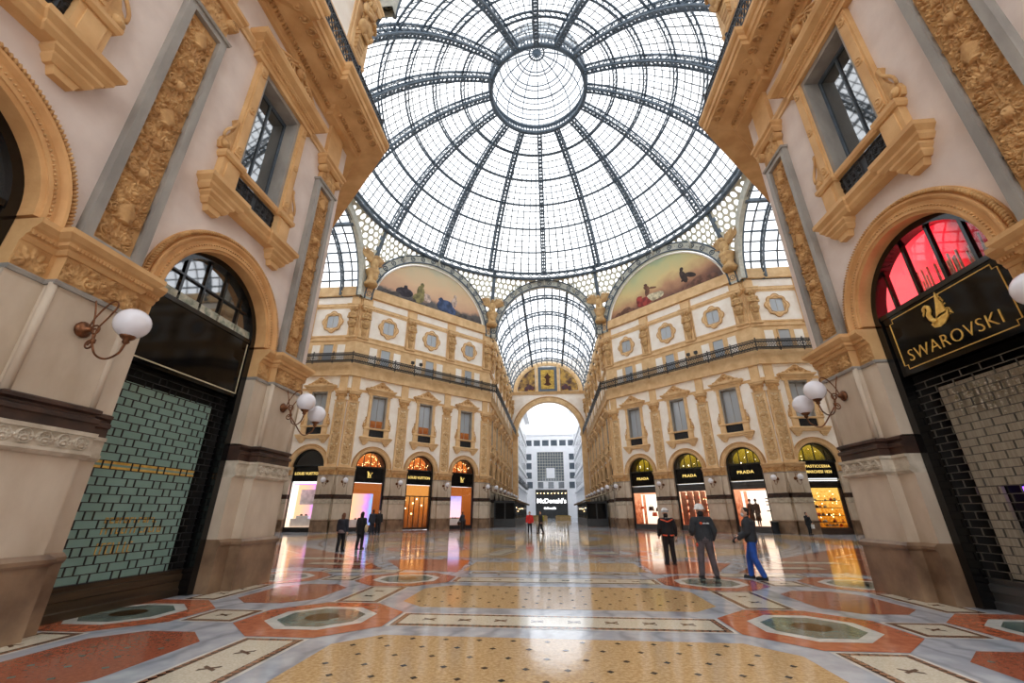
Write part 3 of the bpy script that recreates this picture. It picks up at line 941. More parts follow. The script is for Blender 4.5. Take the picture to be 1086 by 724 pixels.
def far_front(style, seed=1):
    t = thing('shopfront', '', 'shop front')
    if style in ('lit_a', 'lit_b', 'door'):
        frontage(CLEAR, (-.7, 0, .7), t); fan_room(AMBER, t, 34, seed)
        if style == 'door':
            box_room(1.38, .06, 4.2, -.4, -1.5, DOORL, DOORL, t)
            b = MB()
            for x in (-1.36, -.85, -.34, .25, .8, 1.28): b.box(x, x + .06, -.42, -.34, .02, 3.2 if abs(x) < 1.2 else 4.2)
            b.box(-1.38, 1.38, -.42, -.34, 3.1, 3.2); b.box(-1.38, 1.38, -.42, -.34, .02, .22); b.build('door_frame', PROD, t)
            b = MB()
            for x, z in ((-.9, 2.3), (.1, 2.5), (.9, 2.0), (.2, 1.5), (-.3, 2.9), (1.0, 2.8)): b.ell((x, -1.0, z), .07, 8)
            b.build('pendant_lights', BULB, t)
            b = MB(); b.box(-1.36, 1.36, -.385, -.375, .2, 4.2); b.build('door_glass', CLEAR, t)
        else:
            box_room(1.38, .35, 4.2, -.4, -1.5, PEACH, PEACH, t)
            b = MB(); b.box(-.95 if style == 'lit_a' else -.6, 1.3, -1.2, -1.15, 1.1 if style == 'lit_b' else .5, 3.3); b.build('lit_screen', SCREEN if style == 'lit_a' else SCREENB, t)
            b = MB(); b.box(-.3, 1.2, -1.1, -.7, .35, 1.0); b.build('display_plinth', WHITEP, t)
            b = MB()
            for x in (.25, .6): b.ell((x, -.9, 1.07), (.1, .16, .07), 8); b.box(x - .05, x + .05, -.98, -.9, 1.0, 1.06)
            b.build('shoe', PROD, t)
            b = MB(); b.box(-1.4, 1.4, -.46, -.24, 0, .35); b.build('stall_riser', BLACKM, t)
            b = MB(); b.box(-1.38, 1.38, -.385, -.375, .35, 4.2); b.build('display_glass', CLEAR, t)
    elif style == 'dark_lit':
        frontage(BLACK, (), t)
        box_room(1.38, .4, 4.1, -.4, -1.5, SCREEN, WARMW, t)
        b = MB(); b.box(-.9, .9, -1.3, -1.25, 2.3, 3.6); b.build('grey_artwork', pm('pale_relief_board', S(206, 206, 214), S(170, 172, 184), 3, .6), t)
        b = MB(); b.box(-1.1, 1.1, -1.2, -.6, .4, 1.1); b.box(-.5, .6, -1.0, -.6, 1.1, 1.35); b.build('display_plinth', WHITEP, t)
        b = MB()
        for x in (-.2, .25): b.ell((x, -.8, 1.42), (.1, .16, .07), 8); b.box(x - .05, x + .05, -.9, -.8, 1.35, 1.42)
        b.build('shoe', PROD, t)
        b = MB(); b.box(-1.3, 1.3, -.7, -.6, 4.02, 4.08); b.build('magenta_strip', MAGENTA, t)
        b = MB(); b.box(-1.36, -1.3, -1.3, -1.2, .5, 4.0); b.build('violet_strip', VIOLET, t)
        b = MB()
        for z in (1.2, 1.9, 2.6, 3.3): b.ell((1.25, -.9, z), .07, 8)
        b.build('round_lights', BULB, t)
        b = MB(); b.box(-1.4, 1.4, -.46, -.24, 0, .4); b.build('stall_riser', BLACKM, t)
        b = MB(); b.box(-1.38, 1.38, -.385, -.375, .4, 4.1); b.build('display_glass', CLEAR, t)
    elif style in ('white_bags', 'brown_shelves', 'mannequins'):
        frontage(CLEAR, (-.95, -.35, .35, .95), t); fan_room(OLIVE, t, 5, seed, BULBW)
        b = MB(); b.box(-1.4, 1.4, -.44, -.28, 3.55, 4.2)
        R = Relief(2.8, .6, .04)
        for x in np.arange(.15, 1.4, .22):
            for z in (.12, .3, .48): R.ell(x + (.1 if z == .3 else 0), z, .08, .06, .5, .03)
        b.merge(R.mesh(-.28), 0, 0, 3.58); b.build('textured_lintel', GRAPH, t)
        if style == 'brown_shelves':
            box_room(1.38, .5, 3.55, -.4, -1.6, TERRA2, TERRA2, t)
            b = MB()
            for z in (1.0, 1.6, 2.2, 2.8): b.box(-1.3, 1.3, -1.5, -1.1, z, z + .05)
            for x in (-1.36, -.7, -.05, .6, 1.3): b.box(x, x + .06, -1.5, -.5, .5, 3.55)
            b.build('shelf', WALNUT, t)
            b = MB(); r = random.Random(5)
            for z in (.55, 1.05, 1.65, 2.25, 2.85):
                for k in range(7):
                    x = -1.2 + .37 * k; w = r.uniform(.06, .13); b.box(x, x + w * 1.6, -1.35, -1.2, z, z + r.uniform(.15, .35))
            b.build('goods', PRODR, t)
            b = MB()
            for k in range(10): b.ell((r.uniform(-1.2, 1.2), -1.0, r.uniform(1, 3.4)), .035, 6)
            b.build('small_lights', BULB, t)
        else:
            box_room(1.38, .5, 3.55, -.4, -1.6, WARMW, TERRA, t)
            b = MB(); b.box(-1.38, 1.38, -.46, -.36, 3.4, 3.55); b.box(.75, .95, -1.5, -1.3, .5, 3.4); b.box(1.25, 1.38, -1.5, -.4, .5, 3.4); b.build('wood_panel', PRODR if style == 'x' else TERRA, t)
            if style == 'white_bags':
                for x, z, w, mm in ((-.9, 1.9, .22, PROD), (-.1, 2.0, .28, PROD), (-.45, 1.45, .25, PRODR), (.95, 2.1, .16, PRODR)):
                    b = MB(); b.plate([(x - w, z - w * .8), (x + w, z - w * .8), (x + w * .8, z + w * .7), (x - w * .8, z + w * .7)], -1.2, -1.0)
                    b.tube([(x - w * .5, -1.1, z + w * .6), (x - w * .35, -1.1, z + w * 1.3), (x + w * .35, -1.1, z + w * 1.3), (x + w * .5, -1.1, z + w * .6)], .02, 5)
                    b.build('handbag', mm, t)
            else:
                for x in (-.05, .45):
                    b = MB()
                    b.ell((x, -1.0, 2.62), (.11, .12, .15), 10); b.cap((x, -1.0, 2.4), .06, (x, -1.0, 2.5), .05, 8)
                    b.cap((x, -1, 2.2), .2, (x, -1, 1.7), .17, 10); b.lathe([(.16, 1.9), (.2, 1.5), (.24, .95), (.001, .95)], (x, -1, 0), 12)
                    for sg in (-1, 1):
                        b.cap((x + sg * .2, -1, 2.25), .07, (x + sg * .25, -.95, 1.6), .05, 8); b.cap((x + sg * .08, -1, 1.0), .07, (x + sg * .08, -1, .56), .05, 8)
                    b.build('mannequin', PROD, t)
                b = MB()
                for z, w in ((2.7, .1), (2.45, .12), (2.2, .1), (1.7, .16)): b.box(-.95 - w, -.95 + w, -1.3, -1.15, z, z + .08)
                b.build('shelf_goods', PROD, t)
        b = MB(); b.box(-1.4, 1.4, -.46, -.24, 0, .5); b.build('stall_riser', GRAPH, t)
        b = MB(); b.box(-1.38, 1.38, -.385, -.375, .5, 3.55); b.build('display_glass', CLEAR, t)
    elif style == 'pastry':
        frontage(CLEAR, (-.85, 0, .85), t); fan_room(OLIVE, t, 5, seed, BULB)
        b = MB(); b.box(-1.4, 1.4, -.44, -.28, 3.5, 4.05); b.build('black_lintel', BLACK, t)
        b = MB(); b.box(-1.42, 1.42, -.3, -.2, 4.1, 4.2); b.build('marble_ledge', CREAM, t)
        box_room(1.2, .5, 3.5, -.4, -1.3, GOLDL, GOLDL, t)
        b = MB(); r = random.Random(9)
        for z in (.85, 1.35, 1.95, 2.5): b.box(-1.2, 1.2, -1.2, -.5, z, z + .04)
        b.build('glass_shelf', PROD, t)
        for mm, k in ((PRODR, 14), (CRYST, 14), (PROD, 10)):
            b = MB()
            for i in range(k):
                x, z = r.uniform(-1.1, 1.1), r.choice((.89, 1.39, 1.99, 2.54, .55)); q = r.uniform(.05, .12)
                b.lathe([(.001, 0), (q, 0), (q * 1.1, q), (q * .5, q * 1.8), (.001, q * 2)], (x, r.uniform(-1.0, -.6), z), 8)
            b.build('pastry', mm, t)
        b = MB()
        for i in range(26): b.ell((r.uniform(-1.15, 1.15), r.uniform(-1.1, -.5), r.uniform(1, 3.4)), r.uniform(.02, .05), 6)
        b.build('small_lights', BULB, t)
        b = MB()
        for sg in (-1, 1): b.box(*sorted((sg * 1.2, sg * 1.4)), -.46, -.3, 0, 3.5)
        b.box(-1.4, 1.4, -.46, -.24, 0, .5); b.build('wooden_surround', PROD, t)
        b = MB(); b.box(-1.2, 1.2, -.385, -.375, .5, 3.5); b.build('display_glass', CLEAR, t)
    else:      # plain dark front
        frontage(PANE, (-.7, 0, .7), t)
        b = MB(); b.box(-1.4, 1.4, -.46, -.3, 0, 5.62); b.build('dark_panel', BLACKM, t)
        b = MB(); b.box(-1.3, 1.3, -.3, -.29, .5, 4.0); b.build('display_glass', PANE, t)
    return t


def grille(t, c0, c1, z0, z1, o, rows, full, half, r, mat, stagger=True):
    """brick-bond roller grille: flat links in long and short lengths"""
    b = MB(); h = (z1 - z0) / rows
    for k in range(rows + 1): b.box(c0, c1, o - r, o + r, z0 + k * h - r * .8, z0 + k * h + r * .8)
    pat = full + half
    for k in range(rows):
        x = c0 - (k % 2) * (pat / 2 if half else full / 2) - .07
        while x < c1:
            for q in ((x, x + full) if half else (x,)):
                if c0 <= q <= c1: b.box(q - r, q + r, o - r, o + r, z0 + k * h, z0 + (k + 1) * h)
            x += pat if half else full
    return b.build('grille', mat, t)


def near_left_front():
    t = thing('shopfront', '', 'shop front')
    frontage(PANE, (-.85, -.28, .28, .85), t, BLACK)
    b = MB(); b.box(-1.42, 1.42, -.34, -.3, ARZ + .14, ARZ + .34); b.build('marbled_band', pm('green_white_marbled_band', S(206, 204, 184), S(120, 132, 116), 7, .4), t)
    b = MB(); b.box(-1.38, 1.38, -.335, -.29, ARZ + .72, ARZ + .76); b.build('cross_bar', BLACK, t)
    box_room(1.45, .0, 5.66, -.46, -.85, NOTLIT, NOTLIT, t)
    return t


def near_left_shutter():
    t = thing('roller_shutter', 'closed brick-pattern roller grille over a sage green panel with gold lines', 'shutter')
    b = MB(); b.box(-1.12, 1.42, -.62, -.56, .5, 3.92); b.build('green_panel', GREENP, t)
    b = MB(); b.box(-1.12, 1.42, -.56, -.553, 2.33, 2.38); b.box(-1.12, 1.42, -.56, -.553, 2.42, 2.47); b.build('gold_lines', GOLD, t)
    r = random.Random(4)      # three rows of indistinct gilt capitals
    for (x0, x1, z0, z1) in ((-.5, .55, 1.42, 1.52), (-.6, .56, 1.24, 1.35), (-.1, .55, .9, 1.1)):
        b = MB(); x = x1
        while x > x0:
            w = r.uniform(.05, .09); k = r.randrange(4)
            b.box(x - .02, x, -.56, -.552, z0, z1)
            if k != 1: b.box(x - w, x, -.56, -.552, z1 - .025, z1)
            if k != 2: b.box(x - w, x, -.56, -.552, z0, z0 + .025)
            if k == 0: b.box(x - w, x - w + .02, -.56, -.552, z0, z1)
            x -= w + .03
        b.build('gilt_lettering', GOLD, t)
    grille(t, -1.4, 1.41, .5, 4.14, -.44, 26, .40, .16, .009, BLACKM)
    b = MB(); b.sweep([(-.1, 0), (.08, 0), (.08, .12), (.05, .14), (.05, .27), (.07, .29), (.07, .4), (.03, .42), (.03, .5), (-.1, .5)], [(-1.42, -.5), (1.42, -.5)]); b.build('bottom_rail', BRONZE, t)
    return t


def near_right_front():
    t = thing('shopfront', '', 'shop front')
    frontage(CLEAR, (-.95, -.32, .32, .95), t, BLACK)
    fan_room(REDLIT, t, 0, D=1.0, lining=REDLIT)
    b = MB(); r = random.Random(3)
    for i in range(46):
        x = r.uniform(-1.3, .75); b.box(x, x + r.uniform(.01, .035), -.7, -.67, ARZ + .1, ARZ + r.uniform(.35, .85))
    b.build('hanging_rods', CRYST, t)
    box_room(1.45, .0, 5.6, -.46, -1.65, NOTLIT, NOTLIT, t)
    return t


def near_right_shutter():
    t = thing('roller_shutter', 'closed grey brick-pattern roller grille over pale blinds beneath the swan sign', 'shutter')
    b = MB(); b.box(-1.4, 1.14, -.72, -.66, 2.05, 4.0); b.build('roller_blind', BLIND, t)
    b = MB(); b.box(.7, 1.14, -.72, -.66, .52, 2.04); b.build('lower_blind', BLIND, t)
    b = MB(); b.box(-1.42, .7, -1.2, -1.17, .5, 2.1); b.box(.67, .7, -1.17, -.75, .5, 2.05); b.build('dark_display', NOTLIT, t)
    r = random.Random(8)
    for i in range(40):
        b = MB(); x = -1.3 + 2.2 * (i / 40) + r.uniform(-.05, .05); z = 3.9 - r.uniform(.0, .25); n = r.randrange(4, 11)
        b.tube([(x, -.6, z + .03), (x, -.6, z - n * .055)], .004, 4)
        for k in range(n): b.ell((x, -.6, z - k * .055), (.02, .02, .026), 6)
        b.build('crystal_strand', CRYST, t)
    b = MB()
    for x, z, q in ((.45, 1.72, .07), (.3, 1.3, .12), (-.1, 1.5, .12), (-.5, 1.2, .1)):
        b.ell((x, -.78, z), q, 8); b.ell((x, -.78, z - q * 1.6), (q * .7, q * .7, q), 8)
    b.build('figurine', PROD, t)
    for x, mm in ((.42, VIOLET), (.25, em('red_display_light', S(255, 40, 50), 1.2))):
        b = MB(); b.ell((x, -.78, 1.98), .045, 8); b.build('coloured_light', mm, t)
    b = MB(); b.ell((.05, -.9, 1.62), (.12, .05, .07), 8); b.build('orange_ornament', PRODR, t)
    grille(t, -1.41, 1.4, .5, 4.14, -.44, 26, .4, 0, .009, STEEL)
    b = MB(); b.sweep([(-.1, 0), (.08, 0), (.08, .12), (.05, .14), (.05, .27), (.07, .29), (.07, .4), (.03, .42), (.03, .5), (-.1, .5)], [(-1.42, -.5), (1.42, -.5)]); b.build('bottom_rail', GRAPH, t)
    return t


def swan_sign():
    t = sign_board('glossy black sign with gold swan and gold capitals above grey roller grille', 4.3, 5.66, GLOSS)
    b = MB(); o = -.26; w, z0, z1, c = 1.22, 4.42, 5.56, .09
    pts = [(w - c, z0), (-w + c, z0), (-w + c, z0 + c), (-w, z0 + c), (-w, z1 - c), (-w + c, z1 - c), (-w + c, z1), (w - c, z1), (w - c, z1 - c), (w, z1 - c), (w, z0 + c), (w - c, z0 + c)]
    b.tube([(x, o + .004, z) for x, z in pts], .011, 5, 0, True, False); b.build('gold_border', GOLD, t)
    # swan: neck, body, raised wing of many facets
    b = MB(); X, Z, k = .12, 5.08, .74
    P = lambda pts: [(X - x * k, Z + z * k) for x, z in pts]
    nk = [(-.05, -.02), (-.16, .1), (-.19, .24), (-.12, .34), (-.12, .44), (-.19, .5), (-.27, .46), (-.29, .38)]
    fine = []
    for i in range(len(nk) - 1):
        for u in (0, .5): fine.append((nk[i][0] + (nk[i + 1][0] - nk[i][0]) * u, nk[i][1] + (nk[i + 1][1] - nk[i][1]) * u))
    fine.append(nk[-1])
    b.tube([(X - x * k, o + .012, Z + z * k) for x, z in fine], [k * r_ for r_ in np.linspace(.07, .035, len(fine))], 6)
    b.plate(P([(-.27, .42), (-.34, .33), (-.35, .26), (-.3, .32), (-.24, .4)]), o, o + .02)
    b.plate(P([(-.22, -.02), (-.16, -.14), (.0, -.18), (.16, -.14), (.3, -.02), (.36, .14), (.1, .14), (-.02, .08), (-.1, .02)]), o, o + .02)
    b.plate(P([(-.02, .06), (.3, .1), (.28, .3), (.24, .5), (.2, .74), (.1, .4)]), o, o + .02)
    r = random.Random(2)
    for i in range(90):
        u, v = r.random(), r.random(); x = .2 + .26 * u * (1 - v * .8); z = .0 + .66 * v; q = r.uniform(.01, .022)
        b.plate(P([(x - q, z), (x, z - q), (x + q, z), (x, z + q)]), o, o + .018)
    b.build('swan_emblem', GOLD, t)
    letters('SWAROVSKI', .36, GOLD, t, 0.03, o + .008, 4.66, .95, .016, 1.1, -.006)
    return t


# ------------------------------------------------------------------ walls
def wall(name, fr, s0, s1, cells, low=PLAST, label=None, upper=True):
    """cells: (left, centre, right) of every bay; a cell without centre is plain"""
    b = MB()
    for (l, c, r) in cells:
        if c is None:
            b.plate([(l, ZI), (r, ZI), (r, 12.7), (l, 12.7)], -.5, 0, 0); b.box(l, r, -.5, .05, 0, ZI - .3, 4); b.box(l, r, -.5, .1, ZI - .3, ZI, 1)
        else:
            R = 1.72
            b.plate([(l, ZI), (c - R, ZI)] + [(c + R * math.cos(a), ARZ + R * math.sin(a)) for a in np.linspace(PI, 0, 24)] + [(c + R, ZI), (r, ZI), (r, 8.5), (l, 8.5)], -.5, 0, 0)
            b.plate([(l, 8.5), (c - .8, 8.5), (c - .8, 12.7), (l, 12.7)], -.5, 0, 0); b.plate([(c + .8, 8.5), (r, 8.5), (r, 12.7), (c + .8, 12.7)], -.5, 0, 0)
            b.box(c - .8, c + .8, -.5, -.42, 8.5, 12.7, 2)
    b.box(s0, s1, -.5, 0, 12.7, 14.35, 0); b.box(s0, s1, -.5, .0, 14.35, ZC + .1, 1)
    b.sweep([(-.1, 12.82), (.05, 12.82), (.05, 12.92), (.1, 12.98), (.1, 13.06), (-.1, 13.08)], [(s0, 0), (s1, 0)], 1)
    for (l, c, r) in cells:
        if c is None or not upper: continue
        for sg in (-1, 1):
            x0, x1 = sorted((c + sg * .95, c + sg * 1.75)); b.box(x0, x1, -.1, .03, 16.0, 17.7, 3)
        a, e = max(l + .5, c - 2.05), min(r - .5, c + 2.05)
        b.box(a, e, -.1, .03, 18.75, 21.85, 3); b.box(a, e, -.1, .03, 22.45, 23.2, 3)
        for (z0, z1) in ((18.6, 18.75), (21.85, 22.0)): b.box(a - .1, e + .1, -.1, .07, z0, z1, 1)
        for x in (a - .1, e): b.box(x, x + .1, -.1, .07, 18.6, 22.0, 1)
        b.box(l, r, -.1, .1, 18.15, 18.4, 1); b.box(l, r, -.1, .08, 22.1, 22.3, 1)
        for k in range(int((e - a) / .22)): b.box(a + k * .22, a + k * .22 + .1, 0, .12, 22.0, 22.1, 1)
    o = b.build(name, [low, OCHRE, BLACKM, WHITE, BEIGE]); tag(o, label, 'wall', None, 'structure')
    return fr.put(o, 0)


def trim(name, prof, path, mat, label):
    b = MB(); b.sweep(prof, path); o = b.build(name, mat); return tag(o, label, 'moulding', None, 'structure')


BALC = [(-.3, 14.3), (.1, 14.3), (.12, 14.4), (.2, 14.44), (.26, 14.56), (.7, 14.68), (.98, 14.72), (1.0, 14.84), (1.05, 14.86), (1.05, 15.04), (1.1, 15.08), (1.15, 15.16), (1.15, 15.3), (-.3, 15.35)]
CORN = [(-.3, 23.3), (.06, 23.3), (.1, 23.45), (.1, 23.6), (.2, 23.68), (.24, 23.78), (.6, 23.86), (.64, 24.0), (.72, 24.08), (.8, 24.26), (.8, 24.34), (-.3, 24.4)]


def railing(fr, a, e, label, o=1.0, step=2.2):
    """iron balcony railing: rails, posts and scrolled panels between them"""
    t = thing('balcony_railing', label, 'railing', 'iron balcony railings'); fr.put(t, 0)
    b = MB()
    for z, h in ((15.42, .05), (16.36, .07)): b.box(a, e, o - .03, o + .03, z, z + h)
    b.build('rail', BIRON, t)
    n = max(1, round((e - a) / step)); w = (e - a) / n
    b = MB(); b.box(-.035, .035, -.035, .035, 15.3, 16.5); b.ell((0, 0, 16.53), .06, 8); pp = b.build('post', BIRON, t)
    for i in range(n + 1):
        q = pp if i == 0 else pp.copy()
        if i: COL.objects.link(q); q.parent = t
        q.location = (a + i * w, o, 0)
    first = None
    for i in range(n):
        if first is None:
            b = MB(); m = max(3, round(w / .24)); q = w / m
            for k in range(m):
                x = (k + .5) * q
                b.tube([(x + .1 * math.sin(2 * PI * u), 0, 15.47 + .88 * u) for u in np.linspace(0, 1, 11)], .024, 4)
                b.tube([(x - .1 * math.sin(2 * PI * u), 0, 15.47 + .88 * u) for u in np.linspace(0, 1, 11)], .024, 4)
                b.ell((x, 0, 15.91), (.05, .02, .05), 6); b.box(x + q / 2 - .012, x + q / 2 + .012, -.012, .012, 15.45, 16.36)
                b.ell((x, 0, 15.66), (.08, .02, .07), 6); b.ell((x, 0, 16.16), (.08, .02, .07), 6)
            b.box(0, w, -.02, .02, 16.24, 16.27); b.box(0, w, -.02, .02, 15.55, 15.58)
            first = x_ = b.build('scrolled_panel', BIRON, t)
        else:
            x_ = first.copy(); COL.objects.link(x_); x_.parent = t
        x_.location = (a + i * w, o, 0)
    return t


# ------------------------------------------------------------------ iron and glass roof
DZ0, DR0, DR1 = 22.85, 21.0, 5.2          # sphere of the dome: centre height, radius, oculus radius
TH0, TH1 = math.acos(8.95 / 21.0), math.asin(5.2 / 21.0)


def dome_pt(th, az, r=DR0):
    return Vector((r * math.sin(th) * math.sin(az), r * math.sin(th) * math.cos(az), r * math.cos(th) + DZ0))


def build_dome():
    t = thing('glass_dome', 'great glass dome of blue-grey iron ribs above the octagon', 'dome', None, 'structure', (0, YC, 0))
    b = MB(); NB = 6; M = 3
    ths = [TH0 + (TH1 - TH0) * i / NB for i in range(NB + 1)]
    for k in range(16):
        for i in range(NB):
            for m in range(M):
                a0, a1 = 2 * PI * (k + m / M) / 16, 2 * PI * (k + (m + 1) / M) / 16
                q = [dome_pt(ths[i], a0), dome_pt(ths[i], a1), dome_pt(ths[i + 1], a1), dome_pt(ths[i + 1], a0)]
                b.add(q, [(0, 1, 2, 3)], 0, False, [[(m / M, 0), ((m + 1) / M, 0), ((m + 1) / M, 1), (m / M, 1)]])
    b.build('glazing', DOMEG, t, False)
    # one lattice rib, then turned copies
    b = MB(); n = 40; w = .3
    P = lambda th, side, r: dome_pt(th, side * w * (.55 + .45 * math.sin(th) / math.sin(TH0)) / (DR0 * math.sin(th)), r)
    tt = [TH0 + (TH1 - TH0) * i / n for i in range(n + 1)]
    for sg in (-1, 1):
        for r in (DR0 - .08, DR0 - .8):
            b.tube([P(x, sg, r) for x in tt], .1, 4, 0, False, False)
    for i in range(n):
        for sg in (-1, 1):
            b.tube([P(tt[i], sg, DR0 - .08), P(tt[i + 1], sg, DR0 - .8)] if i % 2 else [P(tt[i], sg, DR0 - .8), P(tt[i + 1], sg, DR0 - .08)], .05, 4, 0, False, False)
        m = (tt[i] + tt[i + 1]) / 2
        c = dome_pt(m, 0, DR0 - .8); e = (P(m, 1, DR0 - .8) - P(m, -1, DR0 - .8)) * .5; f = (dome_pt(tt[i + 1], 0, DR0 - .8) - dome_pt(tt[i], 0, DR0 - .8)) * .5
        b.tube([c + e * .8 * math.cos(a) + f * .85 * math.sin(a) for a in np.linspace(0, 2 * PI, 11)[:-1]], .06, 4, 0, True, False)
        b.tube([P(tt[i], -1, DR0 - .8), P(tt[i], 1, DR0 - .8)], .06, 4, 0, False, False)
    rib = b.build('rib', IRON, t)
    for k in range(1, 16):
        c = rib.copy(); COL.objects.link(c); c.parent = t; c.rotation_euler = (0, 0, 2 * PI * k / 16)
    for i in range(NB + 1):
        r, z = DR0 * math.sin(ths[i]), DR0 * math.cos(ths[i]) + DZ0
        b = MB(); N = 96
        def circ(rr, zz): return [(rr * math.cos(2 * PI * j / N), rr * math.sin(2 * PI * j / N), zz) for j in range(N)]
        if i in (0, NB):
            s = 1 if i == 0 else 1.5
            b.tube(circ(r - .1, z + .3 * s), .2, 6, 0, True); b.tube(circ(r - .25, z - (.62 if i == 0 else .45) * s), .24, 6, 0, True)
            for j in range(N):
                a, a2 = 2 * PI * j / N, 2 * PI * (j + 1) / N
                for (p, q) in ((a, a2), (a2, a)): b.tube([((r - .1) * math.cos(p), (r - .1) * math.sin(p), z + .3 * s), ((r - .25) * math.cos(q), (r - .25) * math.sin(q), z - (.62 if i == 0 else .45) * s)], .055, 4, 0, False, False)
        else:
            b.tube(circ(r - .05, z), .11, 4, 0, True); b.tube(circ(r - .38, z - .2), .09, 4, 0, True)
            for j in range(N):
                a, a2 = 2 * PI * j / N, 2 * PI * (j + 1) / N
                b.tube([((r - .05) * math.cos(a), (r - .05) * math.sin(a), z), ((r - .38) * math.cos(a2), (r - .38) * math.sin(a2), z - .2)], .04, 4, 0, False, False)
        b.build('ring' if 0 < i < NB else ('base_ring' if i == 0 else 'oculus_ring'), IRON, t)
    # lantern
    zo = DR0 * math.cos(TH1) + DZ0
    b = MB(); n, nv = 16, 5
    zl, rl = zo + 1.6, DR1 - .1
    lp = lambda v, a: ((rl * math.cos(v * PI / 2)) * math.sin(a), (rl * math.cos(v * PI / 2)) * math.cos(a), zl + 4.2 * math.sin(v * PI / 2))
    for k in range(32):
        a0, a1 = 2 * PI * k / 32, 2 * PI * (k + 1) / 32
        b.add([(rl * math.sin(a0), rl * math.cos(a0), zo), (rl * math.sin(a1), rl * math.cos(a1), zo), (rl * math.sin(a1), rl * math.cos(a1), zl), (rl * math.sin(a0), rl * math.cos(a0), zl)], [(0, 1, 2, 3)], 0, False, [[(0, 0), (1, 0), (1, 1), (0, 1)]])
        for i in range(nv):
            v0, v1 = i / nv, (i + 1) / nv
            q = [lp(v0, a0), lp(v0, a1), lp(v1 * .985, a1), lp(v1 * .985, a0)]
            b.add(q, [(0, 1, 2, 3)], 0, False, [[(0, 0), (1, 0), (1, .5), (0, .5)]])
    b.build('lantern_glazing', LANTG, t, False)
    b = MB()
    for k in range(16):
        a = 2 * PI * k / 16
        b.tube([(rl * .995 * math.sin(a), rl * .995 * math.cos(a), zo)] + [tuple(c * .99 if i < 2 else c for i, c in enumerate(lp(v, a))) for v in np.linspace(0, .98, 10)], .07, 4, 0, False, False)
    for v in (0, .2, .38, .56, .74, .9):
        b.tube([lp(v, 2 * PI * j / 48) for j in range(48)], .07, 4, 0, True)
    b.lathe([(.001, -.5), (.3, -.4), (.5, 0), (.001, .2)], (0, 0, zl + 4.1), 14)
    b.build('lantern_frame', IRON, t)
    return t


def side_arch(x, y, ang, half, name, label):
    """iron arch band on one side of the octagon, with rosettes"""
    t = thing('iron_arch', label, 'arch', 'iron arches under the dome', 'structure', (x, y, 0), ang)
    k = (half - .02) / 8.3
    ea, eb = half - .02, 8.3
    b = MB(); N = 48

    def el(d, o): return [((ea - d * .85) * math.cos(a), o, ZT + (eb - d) * math.sin(a)) for a in np.linspace(0, PI, N + 1)]
    rings = [el(0, -.2), el(0, .25), el(1.05, .25), el(1.05, -.2)]
    vs = [p for r in rings for p in r]; fs = []
    for q in range(4):
        w = (q + 1) % 4
        for i in range(N): fs.append((q * (N + 1) + i, q * (N + 1) + i + 1, w * (N + 1) + i + 1, w * (N + 1) + i))
    b.add(vs, fs); b.build('band', IRON2, t)
    b = MB()
    for d, r in ((.06, .09), (.99, .1)): b.tube(el(d, .28), r, 6)
    b.build('rim', IRON, t)
    b = MB(); m = int(half * 2.2)
    for i in range(m):
        a = PI * (i + .5) / m; x0, z0 = (ea - .45) * math.cos(a), ZT + (eb - .52) * math.sin(a)
        b.tube([(x0 + .25 * math.cos(c), .28, z0 + .25 * math.sin(c)) for c in np.linspace(0, 2 * PI, 13)[:-1]], .055, 5, 0, True)
        b.ell((x0, .27, z0), (.09, .06, .09), 8)
        a2 = PI * (i + 1) / m
        b.ell(((ea - .45) * math.cos(a2), .27, ZT + (eb - .52) * math.sin(a2)), (.05, .04, .05), 6)
    b.build('rosette', IRON, t)
    b = MB()
    for a in (PI * .32, PI / 2, PI * .68):
        x0, z0 = ea * math.cos(a), ZT + eb * math.sin(a); b.tube([(x0, .3, z0 - .9), (x0, .55, z0 - .2), (x0, .4, z0 + .5)], .12, 5)
    b.build('bracket', IRON2, t)
    return t


